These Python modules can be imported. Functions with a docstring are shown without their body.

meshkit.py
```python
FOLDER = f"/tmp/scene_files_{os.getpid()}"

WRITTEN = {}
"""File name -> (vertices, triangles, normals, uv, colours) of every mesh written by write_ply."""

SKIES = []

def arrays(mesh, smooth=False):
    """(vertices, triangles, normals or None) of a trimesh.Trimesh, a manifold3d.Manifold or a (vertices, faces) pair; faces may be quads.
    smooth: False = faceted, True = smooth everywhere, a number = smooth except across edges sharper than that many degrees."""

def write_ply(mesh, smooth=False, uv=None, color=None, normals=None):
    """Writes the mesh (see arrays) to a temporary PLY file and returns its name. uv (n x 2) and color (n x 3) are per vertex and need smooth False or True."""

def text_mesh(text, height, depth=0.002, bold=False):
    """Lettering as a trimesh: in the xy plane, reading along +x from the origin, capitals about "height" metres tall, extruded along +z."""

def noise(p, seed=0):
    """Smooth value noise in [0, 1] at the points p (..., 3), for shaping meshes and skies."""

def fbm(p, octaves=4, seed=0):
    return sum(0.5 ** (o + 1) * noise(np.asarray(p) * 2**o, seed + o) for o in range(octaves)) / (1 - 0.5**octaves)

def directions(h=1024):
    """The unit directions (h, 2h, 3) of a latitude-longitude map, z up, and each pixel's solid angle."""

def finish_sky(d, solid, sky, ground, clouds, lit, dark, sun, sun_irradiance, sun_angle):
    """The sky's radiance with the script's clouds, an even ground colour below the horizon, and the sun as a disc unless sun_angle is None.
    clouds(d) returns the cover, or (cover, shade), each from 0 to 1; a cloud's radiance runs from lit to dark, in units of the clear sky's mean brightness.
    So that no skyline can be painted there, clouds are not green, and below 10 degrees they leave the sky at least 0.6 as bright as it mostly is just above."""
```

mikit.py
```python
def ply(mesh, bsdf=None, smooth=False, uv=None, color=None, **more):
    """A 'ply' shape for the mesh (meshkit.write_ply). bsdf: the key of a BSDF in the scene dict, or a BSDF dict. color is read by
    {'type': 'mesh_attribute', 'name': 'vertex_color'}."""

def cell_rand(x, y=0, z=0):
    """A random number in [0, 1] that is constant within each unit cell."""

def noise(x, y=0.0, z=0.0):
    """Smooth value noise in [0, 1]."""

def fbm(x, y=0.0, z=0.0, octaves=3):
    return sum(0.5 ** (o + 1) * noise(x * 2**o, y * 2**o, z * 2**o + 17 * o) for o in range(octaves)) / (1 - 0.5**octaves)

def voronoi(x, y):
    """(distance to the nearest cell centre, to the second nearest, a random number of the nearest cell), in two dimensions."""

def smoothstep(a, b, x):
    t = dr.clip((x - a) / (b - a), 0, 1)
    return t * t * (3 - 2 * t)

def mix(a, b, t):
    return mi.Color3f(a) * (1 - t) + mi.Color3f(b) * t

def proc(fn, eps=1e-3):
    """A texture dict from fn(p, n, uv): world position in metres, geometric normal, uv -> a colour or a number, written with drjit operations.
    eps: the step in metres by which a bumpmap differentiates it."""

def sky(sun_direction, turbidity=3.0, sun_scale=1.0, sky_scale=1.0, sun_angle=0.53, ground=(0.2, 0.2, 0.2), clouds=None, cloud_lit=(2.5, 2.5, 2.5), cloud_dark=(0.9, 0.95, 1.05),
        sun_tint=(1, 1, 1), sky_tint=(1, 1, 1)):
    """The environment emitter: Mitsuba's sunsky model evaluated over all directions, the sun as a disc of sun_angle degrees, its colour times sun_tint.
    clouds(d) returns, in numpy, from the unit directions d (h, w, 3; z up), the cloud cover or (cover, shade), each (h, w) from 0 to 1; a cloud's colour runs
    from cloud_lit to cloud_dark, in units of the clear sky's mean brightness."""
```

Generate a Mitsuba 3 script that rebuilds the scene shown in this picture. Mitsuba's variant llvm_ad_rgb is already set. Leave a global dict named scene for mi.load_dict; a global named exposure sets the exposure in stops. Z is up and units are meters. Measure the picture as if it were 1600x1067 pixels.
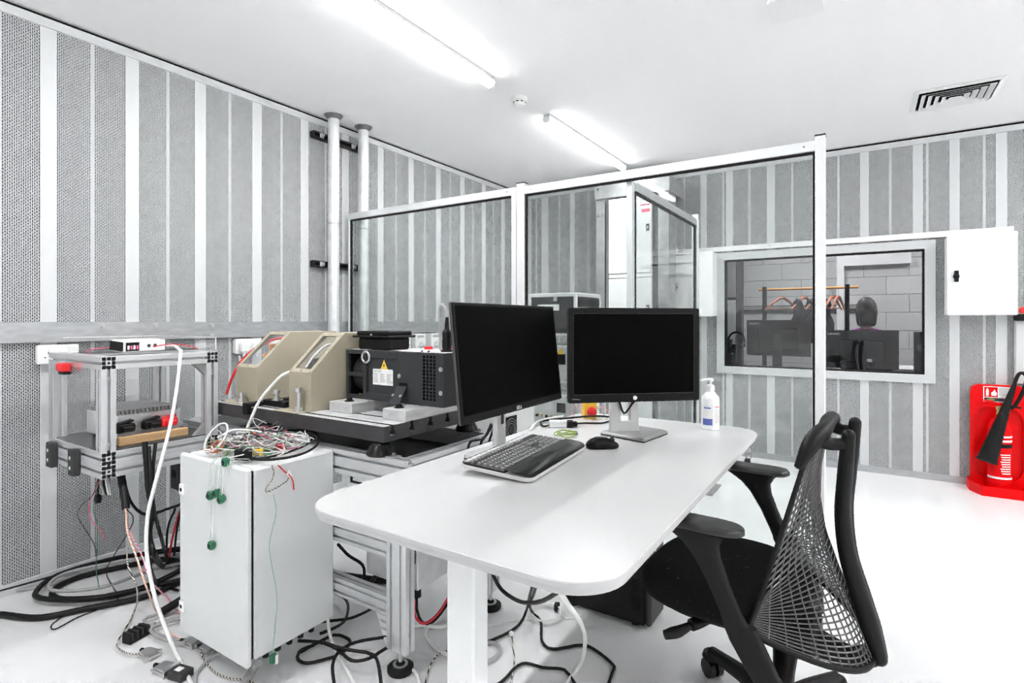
import math, random
import numpy as np
import trimesh
import drjit as dr
import mitsuba as mi
import mikit, meshkit
from shapely.geometry import Polygon, Point, box as sbox
from shapely.ops import unary_union

T = mi.ScalarTransform4f
scene, labels = {}, {}
rng = random.Random(7)

# ---------------------------------------------------------------- camera, exposure
FOC, CX, CY, CAM_H = 848.0, 800.0, 501.0, 1.2
YAW = math.atan(550 / 848.0)
FW = np.array([-math.sin(YAW), math.cos(YAW), 0.0])
RT = np.array([math.cos(YAW), math.sin(YAW), 0.0])
UP = np.array([0.0, 0.0, 1.0])
EYE = np.array([0.0, 0.0, CAM_H])
exposure = 1.44
scene['camera'] = {
    'type': 'perspective', 'fov': math.degrees(2 * math.atan(800 / FOC)), 'fov_axis': 'x',
    'near_clip': 0.05, 'far_clip': 100.0,
    'principal_point_offset_x': 0.0, 'principal_point_offset_y': (533.5 - CY) / 1067.0,
    'to_world': T().look_at(origin=EYE.tolist(), target=(EYE + FW).tolist(), up=[0, 0, 1])}
LAMP = 44.0
NEXT_LAMP = 14.0


def ray(u, v):
    return FW + RT * (u - CX) / FOC + UP * (CY - v) / FOC


def atz(u, v, z=0.0):
    d = ray(u, v)
    return EYE + d * (z - CAM_H) / d[2]


def aty(u, v, y):
    d = ray(u, v)
    return EYE + d * y / d[1]


def atx(u, v, x):
    d = ray(u, v)
    return EYE + d * x / d[0]


def atf(u, v, f):
    return EYE + ray(u, v) * f


def cam(lat, f, z=0.0):
    p = FW * f + RT * lat
    return np.array([p[0], p[1], z])


# ---------------------------------------------------------------- materials
def rgb(c):
    c = (c, c, c) if isinstance(c, (int, float)) else c
    return {'type': 'rgb', 'value': [float(x) for x in c]}


def pr(name, c, rough=0.5, metal=0.0, spec=0.5, **k):
    col = c if isinstance(c, dict) else rgb(c)
    d = {'type': 'principled', 'base_color': col, 'roughness': rough, 'metallic': metal, **k}
    if metal == 0.0:
        d['specular'] = spec
    scene[name] = {'type': 'twosided', 'bsdf': d}
    return name


def diff(name, c):
    scene[name] = {'type': 'twosided', 'bsdf': {'type': 'diffuse', 'reflectance': c if isinstance(c, dict) else rgb(c)}}
    return name


def perf_fn(p, n, uv):
    # round perforations in two sizes, chequered, 7.8 x 7.4 mm; uv in metres from the panel's middle line
    pz, pu = 0.00735, 0.0078
    i, j = dr.floor(uv.x / pu), dr.floor(uv.y / pz)
    fu = (uv.x / pu - i - 0.5) * pu
    fz = (uv.y / pz - j - 0.5) * pz
    k = i + j
    odd = k - 2 * dr.floor(k * 0.5)
    r = dr.sqrt(fu * fu + fz * fz) - dr.select(odd > 0.5, 0.0021, 0.0033)
    hole = 1 - mikit.smoothstep(-0.0003, 0.0003, r)
    hole = hole * dr.select(dr.abs(uv.x) > 0.0065, 1.0, 0.0)
    hole = hole * dr.select(dr.abs(n.z) < 0.5, 1.0, 0.0)
    return mikit.mix((0.55, 0.563, 0.57), (0.005, 0.005, 0.005), hole)


diff('perforated', mikit.proc(perf_fn))
pr('panel_white', (0.57, 0.583, 0.59), 0.45, spec=0.3)


def ceil_fn(p, n, uv):
    k = mikit.fbm(p.x * 0.7, p.y * 0.7, 0.0)
    return mi.Color3f(0.94, 0.94, 0.94) * (0.97 + 0.03 * k)


diff('ceiling_paint', mikit.proc(ceil_fn))


def floor_fn(p, n, uv):
    k = mikit.fbm(p.x * 1.3, p.y * 1.3, 0.0, octaves=4)
    s = mikit.fbm(p.x * 9, p.y * 9, 3.0)
    return mi.Color3f(0.76, 0.765, 0.765) * (0.94 + 0.06 * k + 0.02 * s)


scene['floor_resin'] = {'type': 'principled', 'base_color': mikit.proc(floor_fn), 'roughness': 0.22, 'specular': 0.45}
diff('wall_paint', (0.90, 0.90, 0.90))
diff('black_void', 0.015)
pr('white_powder', (0.78, 0.79, 0.79), 0.38, spec=0.4)
pr('white_gloss', (0.82, 0.82, 0.82), 0.25)
pr('desk_laminate', (0.475, 0.475, 0.475), 0.33, spec=0.45)
pr('cabinet_grey', (0.61, 0.625, 0.625), 0.42, spec=0.4)
pr('white_plastic', (0.80, 0.80, 0.79), 0.4)
pr('alu', (0.78, 0.79, 0.80), 0.34, metal=0.85)
pr('alu_bright', (0.86, 0.87, 0.88), 0.36, metal=0.55)
pr('alu_matt', (0.60, 0.61, 0.62), 0.42, metal=0.45)


def galv_fn(p, n, uv):
    k = mikit.fbm(p.x * 24, p.y * 24, p.z * 60)
    m = mikit.fbm(p.x * 3, p.y * 3, p.z * 8)
    return mi.Color3f(0.46, 0.47, 0.48) * (0.66 + 0.35 * k + 0.25 * m)


pr('galvanised', mikit.proc(galv_fn), 0.42, metal=0.7)


def duct_fn(p, n, uv):
    k = mikit.fbm(p.x * 30, p.y * 30, p.z * 22)
    return mi.Color3f(0.80, 0.81, 0.82) * (0.78 + 0.30 * k)


pr('portal_steel', mikit.proc(lambda p, n, uv: mi.Color3f(0.30, 0.305, 0.31) * (0.75 + 0.5 * mikit.fbm(p.x * 14, p.y * 14, p.z * 14))), 0.5, metal=0.3)
pr('duct_metal', mikit.proc(duct_fn), 0.36, metal=0.5)
pr('steel', (0.62, 0.62, 0.61), 0.3, metal=0.95)
pr('steel_dark', (0.22, 0.22, 0.23), 0.4, metal=0.8)


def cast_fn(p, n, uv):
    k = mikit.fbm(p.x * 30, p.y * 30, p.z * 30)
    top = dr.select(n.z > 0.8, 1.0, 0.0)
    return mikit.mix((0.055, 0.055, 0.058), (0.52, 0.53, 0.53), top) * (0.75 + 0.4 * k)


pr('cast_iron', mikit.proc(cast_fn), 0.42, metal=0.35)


def block_fn(p, n, uv):
    k = mikit.fbm(p.x * 40, p.y * 14, p.z * 40)
    return mi.Color3f(0.66, 0.66, 0.66) * (0.72 + 0.5 * k)


pr('milled_alu', mikit.proc(block_fn), 0.4, metal=0.5)
pr('beige_paint', (0.37, 0.335, 0.255), 0.45, spec=0.25)
pr('motor_grey', (0.033, 0.035, 0.038), 0.5, spec=0.25)
pr('black_plastic', 0.007, 0.45, spec=0.18)
pr('black_satin', 0.006, 0.3, spec=0.25)
pr('black_matt', 0.014, 0.7, spec=0.2)
pr('black_gasket', 0.008, 0.6, spec=0.2)
pr('screen_black', 0.0015, 0.3, spec=0.03)
pr('bezel_black', 0.005, 0.42, spec=0.15)
pr('dark_grey', 0.035, 0.5, spec=0.25)
pr('mid_grey', 0.25, 0.5)
pr('light_grey', 0.55, 0.45)
pr('rubber', 0.008, 0.55, spec=0.2)


def fabric_fn(p, n, uv):
    k = mikit.noise(p.x * 420, p.y * 420, p.z * 420)
    lint = mikit.smoothstep(0.90, 0.95, mikit.noise(p.x * 160, p.y * 160, p.z * 160 + 9))
    return mi.Color3f(0.007, 0.007, 0.0075) * (0.6 + 0.8 * k) + mi.Color3f(0.05, 0.05, 0.05) * lint


pr('seat_fabric', mikit.proc(fabric_fn), 0.95, spec=0.1)
pr('red_paint', (0.74, 0.002, 0.004), 0.3, spec=0.12)
pr('red_plastic', (0.70, 0.015, 0.02), 0.35)
pr('red_matt', (0.55, 0.02, 0.04), 0.5)
pr('pink_wire', (0.72, 0.10, 0.22), 0.5)
pr('orange', (0.85, 0.28, 0.03), 0.45)
pr('yellow', (0.82, 0.55, 0.06), 0.45)
pr('green', (0.012, 0.12, 0.055), 0.45)
pr('green_bright', (0.12, 0.42, 0.06), 0.45)
pr('blue_print', (0.10, 0.13, 0.40), 0.5)
pr('bright_white', (0.90, 0.90, 0.90), 0.5, spec=0.2)
pr('label_white', (0.80, 0.80, 0.79), 0.5)
pr('print_dark', 0.03, 0.6)
pr('print_grey', 0.35, 0.6)
pr('print_red', (0.55, 0.05, 0.12), 0.55)
pr('cable_white', (0.78, 0.78, 0.77), 0.45)
pr('cable_grey', (0.36, 0.36, 0.36), 0.5)
pr('cable_black', 0.006, 0.42, spec=0.25)
pr('brass', (0.60, 0.45, 0.20), 0.35, metal=0.9)


def wood_fn(p, n, uv):
    k = mikit.fbm(p.x * 60, p.y * 6, p.z * 60)
    return mikit.mix((0.42, 0.24, 0.10), (0.66, 0.43, 0.22), k)


pr('wood', mikit.proc(wood_fn), 0.5)
pr('hanger_wood', (0.42, 0.15, 0.09), 0.4)


def twist_fn(a, b):
    def fn(p, n, uv):
        s = p.x * 60 + p.y * 60 + p.z * 150
        t = dr.select(s - dr.floor(s) > 0.5, 1.0, 0.0)
        return mikit.mix(a, b, t)
    return fn


pr('twist_pink', mikit.proc(twist_fn((0.72, 0.06, 0.16), (0.82, 0.82, 0.80))), 0.5)
pr('twist_orange', mikit.proc(twist_fn((0.70, 0.25, 0.12), (0.82, 0.80, 0.76))), 0.5)
pr('twist_black', mikit.proc(twist_fn((0.02, 0.02, 0.02), (0.72, 0.68, 0.60))), 0.5)
pr('twist_earth', mikit.proc(twist_fn((0.04, 0.17, 0.025), (0.42, 0.45, 0.06))), 0.5)
pr('twist_green', mikit.proc(twist_fn((0.06, 0.30, 0.18), (0.76, 0.78, 0.76))), 0.5)
scene['glass'] = {'type': 'thindielectric', 'int_ior': 1.45, 'specular_transmittance': rgb((0.86, 0.89, 0.88))}
scene['coated_glass'] = {'type': 'thindielectric', 'int_ior': 1.28, 'specular_transmittance': rgb((0.84, 0.85, 0.86))}
scene['acrylic'] = {'type': 'thindielectric', 'int_ior': 1.49}
scene['coloured_wire'] = {'type': 'twosided', 'bsdf': {'type': 'principled', 'base_color': {'type': 'mesh_attribute', 'name': 'vertex_color'}, 'roughness': 0.5}}


# ---------------------------------------------------------------- mesh helpers
def _box_topology():
    v = []
    for sx in (-1, 1):
        for sy in (-1, 1):
            for sz in (-1, 1):
                for a in range(3):
                    q = [sx * 0.8, sy * 0.8, sz * 0.8]
                    q[a] = (sx, sy, sz)[a] * 1.0
                    v.append(q)
    h = trimesh.convex.convex_hull(np.array(v))
    idx = [int(np.argmin(np.linalg.norm(np.array(v) - q, axis=1))) for q in h.vertices]
    return np.array(idx)[h.faces]


_BT = _box_topology()


def box(x0, x1, y0, y1, z0, z1, b=0.0):
    lo, hi = np.array([min(x0, x1), min(y0, y1), min(z0, z1)], float), np.array([max(x0, x1), max(y0, y1), max(z0, z1)], float)
    if b <= 0:
        m = trimesh.creation.box(extents=hi - lo)
        m.apply_translation((lo + hi) / 2)
        return m
    b = min(b, 0.45 * float((hi - lo).min()))
    v = []
    for sx in (0, 1):
        for sy in (0, 1):
            for sz in (0, 1):
                for a in range(3):
                    q = []
                    for k, s in enumerate((sx, sy, sz)):
                        e = 0.0 if k == a else b
                        q.append(hi[k] - e if s else lo[k] + e)
                    v.append(q)
    return trimesh.Trimesh(np.array(v), _BT, process=False)


def cat(*ms):
    ms = [m for x in ms for m in (x if isinstance(x, (list, tuple)) else [x])]
    return trimesh.util.concatenate(ms)


def frame_from(d, hint=(0, 0, 1)):
    d = np.asarray(d, float)
    d = d / np.linalg.norm(d)
    h = np.asarray(hint, float)
    if abs(np.dot(h, d)) > 0.97:
        h = np.array([1.0, 0, 0]) if abs(d[0]) < 0.9 else np.array([0, 1.0, 0])
    a = np.cross(h, d)
    a /= np.linalg.norm(a)
    return a, np.cross(d, a), d


def cyl(p0, p1, r, n=20, r1=None, cap=True):
    p0, p1 = np.asarray(p0, float), np.asarray(p1, float)
    a, b, d = frame_from(p1 - p0)
    t = np.arange(n) * 2 * np.pi / n
    ring = np.cos(t)[:, None] * a + np.sin(t)[:, None] * b
    r1 = r if r1 is None else r1
    v = np.vstack([p0 + ring * r, p1 + ring * r1, p0, p1])
    f = []
    for i in range(n):
        j = (i + 1) % n
        f += [[i, j, n + j], [i, n + j, n + i]]
        if cap:
            f += [[2 * n, j, i], [2 * n + 1, n + i, n + j]]
    return trimesh.Trimesh(v, np.array(f), process=False)


def lathe(prof, c=(0, 0, 0), axis=(0, 0, 1), n=28):
    """prof: (radius, height) pairs along the axis."""
    a, b, d = frame_from(axis, (0, 1, 0))
    t = np.arange(n) * 2 * np.pi / n
    ring = np.cos(t)[:, None] * a + np.sin(t)[:, None] * b
    v, f, m = [], [], len(prof)
    for r, h in prof:
        v.append(np.asarray(c, float) + ring * max(r, 1e-5) + d * h)
    v = np.vstack(v)
    for k in range(m - 1):
        for i in range(n):
            j = (i + 1) % n
            p, q = k * n, (k + 1) * n
            f += [[p + i, p + j, q + j], [p + i, q + j, q + i]]
    return trimesh.Trimesh(v, np.array(f), process=False)


def smooth_path(pts, step=0.02, closed=False):
    p = np.asarray(pts, float)
    if len(p) == 2:
        return p
    q = np.vstack([p[-1:], p, p[:2]]) if closed else np.vstack([2 * p[0] - p[1], p, 2 * p[-1] - p[-2]])
    out = []
    for i in range(1, len(q) - 2):
        n = max(2, min(40, int(np.linalg.norm(q[i + 1] - q[i]) / step) + 1))
        for t in np.linspace(0, 1, n, endpoint=False):
            a, b, c, d = q[i - 1], q[i], q[i + 1], q[i + 2]
            out.append(0.5 * (2 * b + (c - a) * t + (2 * a - 5 * b + 4 * c - d) * t * t + (3 * b - a - 3 * c + d) * t ** 3))
    if not closed:
        out.append(p[-1])
    return np.array(out)


def tube(pts, r, n=8, step=0.02, smooth=True, closed=False):
    p = smooth_path(pts, step, closed) if smooth else np.asarray(pts, float)
    m = len(p)
    tg = np.roll(p, -1, 0) - np.roll(p, 1, 0) if closed else np.gradient(p, axis=0)
    tg /= np.linalg.norm(tg, axis=1, keepdims=True) + 1e-12
    a = frame_from(tg[0])[0]
    A = []
    for t in tg:
        a = a - t * np.dot(a, t)
        ln = np.linalg.norm(a)
        a = frame_from(t)[0] if ln < 1e-6 else a / ln
        A.append(a)
    A = np.array(A)
    B = np.cross(tg, A)
    ang = np.arange(n) * 2 * np.pi / n
    rr = np.broadcast_to(np.asarray(r, float), (m,)) if np.ndim(r) == 0 else np.interp(np.linspace(0, 1, m), np.linspace(0, 1, len(r)), r)
    v = (p[:, None] + rr[:, None, None] * (np.cos(ang)[None, :, None] * A[:, None] + np.sin(ang)[None, :, None] * B[:, None])).reshape(-1, 3)
    f = []
    for i in range(m if closed else m - 1):
        i2 = (i + 1) % m
        for j in range(n):
            k = (j + 1) % n
            f += [[i * n + j, i * n + k, i2 * n + k], [i * n + j, i2 * n + k, i2 * n + j]]
    if not closed:
        v = np.vstack([v, p[0], p[-1]])
        for j in range(n):
            k = (j + 1) % n
            f += [[m * n, k, j], [m * n + 1, (m - 1) * n + j, (m - 1) * n + k]]
    return trimesh.Trimesh(v, np.array(f), process=False)


def prism(poly, o, ux, uy, depth):
    """Extrude a 2-D polygon (shapely or points) by depth along ux x uy, standing at o."""
    poly = poly if hasattr(poly, 'geom_type') else Polygon(poly)
    ms = [trimesh.creation.extrude_polygon(g, depth, engine='earcut') for g in getattr(poly, 'geoms', [poly])]
    m = cat(ms)
    ux, uy = np.asarray(ux, float), np.asarray(uy, float)
    M = np.eye(4)
    M[:3, 0], M[:3, 1], M[:3, 2], M[:3, 3] = ux, uy, np.cross(ux, uy), o
    m.apply_transform(M)
    return m


def rrect(x0, x1, y0, y1, r, n=8):
    r = min(r, (x1 - x0) / 2 - 1e-4, (y1 - y0) / 2 - 1e-4)
    return sbox(x0 + r, y0 + r, x1 - r, y1 - r).buffer(r, quad_segs=n)


def slot_section(w, h, unit):
    nx, ny = max(1, round(w / unit)), max(1, round(h / unit))
    s = sbox(0, 0, w, h).buffer(-0.0015).buffer(0.0015, quad_segs=2)
    cut = []
    g, dpt, tw = unit * 0.11, unit * 0.30, unit * 0.22
    for i in range(nx):
        c = (i + 0.5) * w / nx
        for y0, y1, y2 in ((0, unit * 0.09, dpt), (h, h - unit * 0.09, h - dpt)):
            cut += [sbox(c - g, min(y0, y1) - 1e-3, c + g, max(y0, y1) + 1e-3), sbox(c - tw, min(y1, y2), c + tw, max(y1, y2))]
    for i in range(ny):
        c = (i + 0.5) * h / ny
        for x0, x1, x2 in ((0, unit * 0.09, dpt), (w, w - unit * 0.09, w - dpt)):
            cut += [sbox(min(x0, x1) - 1e-3, c - g, max(x0, x1) + 1e-3, c + g), sbox(min(x1, x2), c - tw, max(x1, x2), c + tw)]
    return s.difference(unary_union(cut))


_SEC = {}


def profile(axis, a0, a1, u0, u1, v0, v1, unit=0.04):
    """Slotted aluminium bar along axis 0/1/2 from a0 to a1; the other two axes (in cyclic order) from u0 to u1 and v0 to v1."""
    w, h = u1 - u0, v1 - v0
    key = (round(w, 4), round(h, 4), unit)
    if key not in _SEC:
        _SEC[key] = slot_section(w, h, unit)
    e = np.eye(3)
    o = np.zeros(3)
    o[axis], o[(axis + 1) % 3], o[(axis + 2) % 3] = a0, u0, v0
    return prism(_SEC[key], o, e[(axis + 1) % 3], e[(axis + 2) % 3], a1 - a0)


def hexbolt(c, r=0.009, h=0.008, shaft=0.0, washer=True, axis=(0, 0, 1)):
    c, ax = np.asarray(c, float), np.asarray(axis, float)
    ms = []
    at = 0.0
    if washer:
        ms.append(cyl(c, c + ax * 0.003, r * 1.55, 16))
        at = 0.003
    if shaft:
        ms += [cyl(c + ax * at, c + ax * (at + shaft), r * 0.62, 12), cyl(c + ax * at, c + ax * (at + h), r, 6), cyl(c + ax * (at + shaft * 0.94), c + ax * (at + shaft * 0.97), r * 1.45, 16)]
        at += shaft
    ms.append(cyl(c + ax * at, c + ax * (at + h), r, 6))
    return cat(ms)


def rot(mesh, axis, deg, point=(0, 0, 0)):
    m = mesh.copy()
    m.apply_transform(trimesh.transformations.rotation_matrix(math.radians(deg), axis, point))
    return m


def text(s, h, o, ux, uy, depth=0.0006, bold=False, centre=False):
    m = meshkit.text_mesh(s, h, depth, bold)
    if centre:
        m.apply_translation([-m.bounds.mean(0)[0], 0, 0])
    ux, uy = np.asarray(ux, float), np.asarray(uy, float)
    M = np.eye(4)
    M[:3, 0], M[:3, 1], M[:3, 2], M[:3, 3] = ux, uy, np.cross(ux, uy), o
    m.apply_transform(M)
    return m


# ---------------------------------------------------------------- scene entries
_N = {}
_TAKEN = set()


def numbered(k):
    if k not in _TAKEN:
        _TAKEN.add(k)
        return k
    n = _N.get(k, 0) + 1
    _N[k] = n
    q = f'{k}_{n:03d}'
    _TAKEN.add(q)
    return q


def thing(name, label, cat_, group=None):
    k = numbered(name)
    labels[k] = {'label': label, 'category': cat_}
    if group:
        labels[k]['group'] = group
    return k


def obj(name, mesh, mat, parent=None, smooth=False, label=None, kind=None, uv=None, color=None, **more):
    k = numbered((parent + '__' if parent else '') + name)
    scene[k] = mikit.ply(mesh, mat, smooth=smooth, uv=uv, color=color, **more)
    if label or kind:
        labels[k] = {}
        if label:
            labels[k]['label'] = label
        if kind:
            labels[k]['kind'] = kind
    return k


def single(name, mesh, mat, label, cat_, group=None, smooth=False, kind=None, **more):
    k = obj(name, mesh, mat, None, smooth, **more)
    labels[k] = {'label': label, 'category': cat_}
    if group:
        labels[k]['group'] = group
    if kind:
        labels[k]['kind'] = kind
    return k


def struct(name, mesh, mat, label=None, **more):
    k = obj(name, mesh, mat, None, **more)
    labels[k] = {'kind': 'structure', 'category': name.split('_')[0]}
    if label:
        labels[k]['label'] = label
    return k

# ================================================================ the room
LX, BY, CEIL, RX, FY = -3.15, 5.16, 2.605, 3.0, -2.6      # left wall, back wall, ceiling, right wall, wall behind the camera
TRIM0, TRIM1 = 2.545, 2.587
struct('floor', box(LX - 0.1, RX + 0.1, FY - 0.1, BY + 0.12, -0.05, 0.0), 'floor_resin', 'glossy white resin floor')
struct('ceiling', box(LX - 0.1, RX + 0.1, FY - 0.1, BY + 0.12, CEIL, CEIL + 0.05), 'ceiling_paint', 'plain white ceiling')
struct('wall_right', box(RX, RX + 0.1, FY, BY, 0, CEIL), 'wall_paint', 'plain white wall outside the frame')
struct('wall_front', box(LX, RX, FY - 0.1, FY, 0, CEIL), 'wall_paint', 'plain white wall behind the camera')


def panel(parent, plane, s0, s1, z0, z1, mid):
    """A perforated sheet on the left ('x') or back ('y') wall from s0 to s1; its plain middle line at mid."""
    if plane == 'x':
        m = box(LX - 0.012, LX, s0, s1, z0, z1)
        u = m.vertices[:, 1] - mid
    else:
        m = box(s0, s1, BY, BY + 0.012, z0, z1)
        u = m.vertices[:, 0] - mid
    v, f = m.vertices[m.faces].reshape(-1, 3), np.arange(36).reshape(12, 3)
    uv = np.stack([u[m.faces].reshape(-1), v[:, 2]], 1)
    obj('panel', trimesh.Trimesh(v, f, process=False), 'perforated', parent, uv=uv)


# ---- left wall: perforated sheets between plain cover strips, 340 mm pitch
WL = struct('wall_left', box(LX - 0.1, LX - 0.012, FY, BY + 0.1, 0, CEIL), 'black_void', 'wall of white perforated acoustic panels')
for n in range(-10, 13):
    y = 0.904 + 0.3405 * n
    if y > FY and y < BY:
        obj('cover_strip', box(LX - 0.012, LX + 0.004, y, min(y + 0.062, BY), 0.046, TRIM0, 0.0015), 'panel_white', WL)
    a, b = max(y + 0.062, FY), min(y + 0.3405, BY)
    if b - a > 0.02:
        panel(WL, 'x', a, b, 0.046, TRIM0, y + 0.2015)
obj('top_trim', box(LX - 0.012, LX + 0.010, FY, BY, TRIM0, TRIM1, 0.002), 'panel_white', WL)
obj('skirting', box(LX - 0.012, LX + 0.010, FY, BY, 0.0, 0.046, 0.002), 'panel_white', WL)

# ---- back wall with its window opening
WX0, WX1, WZ0, WZ1 = -1.055, 0.385, 0.792, 1.744           # clear opening
WB = struct('wall_back', cat(box(LX, WX0, BY + 0.012, BY + 0.12, 0, CEIL), box(WX1, RX, BY + 0.012, BY + 0.12, 0, CEIL),
                             box(WX0, WX1, BY + 0.012, BY + 0.12, 0, WZ0), box(WX0, WX1, BY + 0.012, BY + 0.12, WZ1, CEIL)), 'black_void', 'wall of white perforated acoustic panels with a window')
strips = [(-3.15, -3.09), (-2.963, -2.875), (-2.611, -2.559), (-2.24, -2.18), (-1.9, -1.84), (-1.62, -1.56), (-1.269, -1.212), (-1.045, -0.985), (-0.709, -0.646),
          (-0.363, -0.302), (-0.028, 0.033), (0.313, 0.375), (0.532, 0.593), (0.792, 0.855), (1.13, 1.192), (1.47, 1.532), (1.81, 1.872), (2.15, 2.212), (2.49, 2.552), (2.83, 2.892)]
mids = {-2.875: -2.741, -1.56: -1.415, -1.212: -1.068, -0.985: -0.848, -0.646: -0.511, -0.302: -0.175, 0.033: 0.172, 0.375: 0.402, 0.593: 0.731}
FR = 0.055
for i, (a, b) in enumerate(strips):
    e = strips[i + 1][0] if i + 1 < len(strips) else RX
    for s0, s1, is_strip in ((a, b, True), (b, e, False)):
        cover = s1 > WX0 - FR and s0 < WX1 + FR
        inside = [(0.046, WZ0 - FR), (WZ1 + FR, TRIM0)] if cover else [(0.046, TRIM0)]
        for z0, z1 in inside:
            if is_strip:
                obj('cover_strip', box(s0, s1, BY - 0.004, BY + 0.012, z0, z1, 0.0015), 'panel_white', WB)
            else:
                panel(WB, 'y', s0, s1, z0, z1, mids.get(s0, (s0 + s1) / 2))
        if cover:   # what stands beside the opening, left and right of it
            for c0, c1 in ((s0, min(s1, WX0 - FR)), (max(s0, WX1 + FR), s1)):
                if c1 - c0 > 0.004:
                    if is_strip:
                        obj('cover_strip', box(c0, c1, BY - 0.004, BY + 0.012, WZ0 - FR, WZ1 + FR, 0.0015), 'panel_white', WB)
                    else:
                        panel(WB, 'y', c0, c1, WZ0 - FR, WZ1 + FR, mids.get(s0, (s0 + s1) / 2))
obj('top_trim', box(LX, RX, BY - 0.010, BY + 0.012, TRIM0, TRIM1, 0.002), 'panel_white', WB)
obj('skirting', box(LX, RX, BY - 0.012, BY + 0.012, 0.0, 0.05, 0.002), 'galvanised', WB)

# ---- the window: mitred frame, dark gasket, two panes
WN = 'window_1'
_TAKEN.add(WN)
labels[WN] = {'kind': 'structure', 'category': 'window', 'label': 'long fixed window with white frame looking into the next room'}


def mitre(x0, x1, z0, z1, t, y0, y1):
    out = []
    o = [(x0 - t, z0 - t), (x1 + t, z0 - t), (x1 + t, z1 + t), (x0 - t, z1 + t)]
    q = [(x0, z0), (x1, z0), (x1, z1), (x0, z1)]
    for i in range(4):
        j = (i + 1) % 4
        out.append(prism([o[i], o[j], q[j], q[i]], (0, y1, 0), (1, 0, 0), (0, 0, 1), y1 - y0))
    return out


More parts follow.
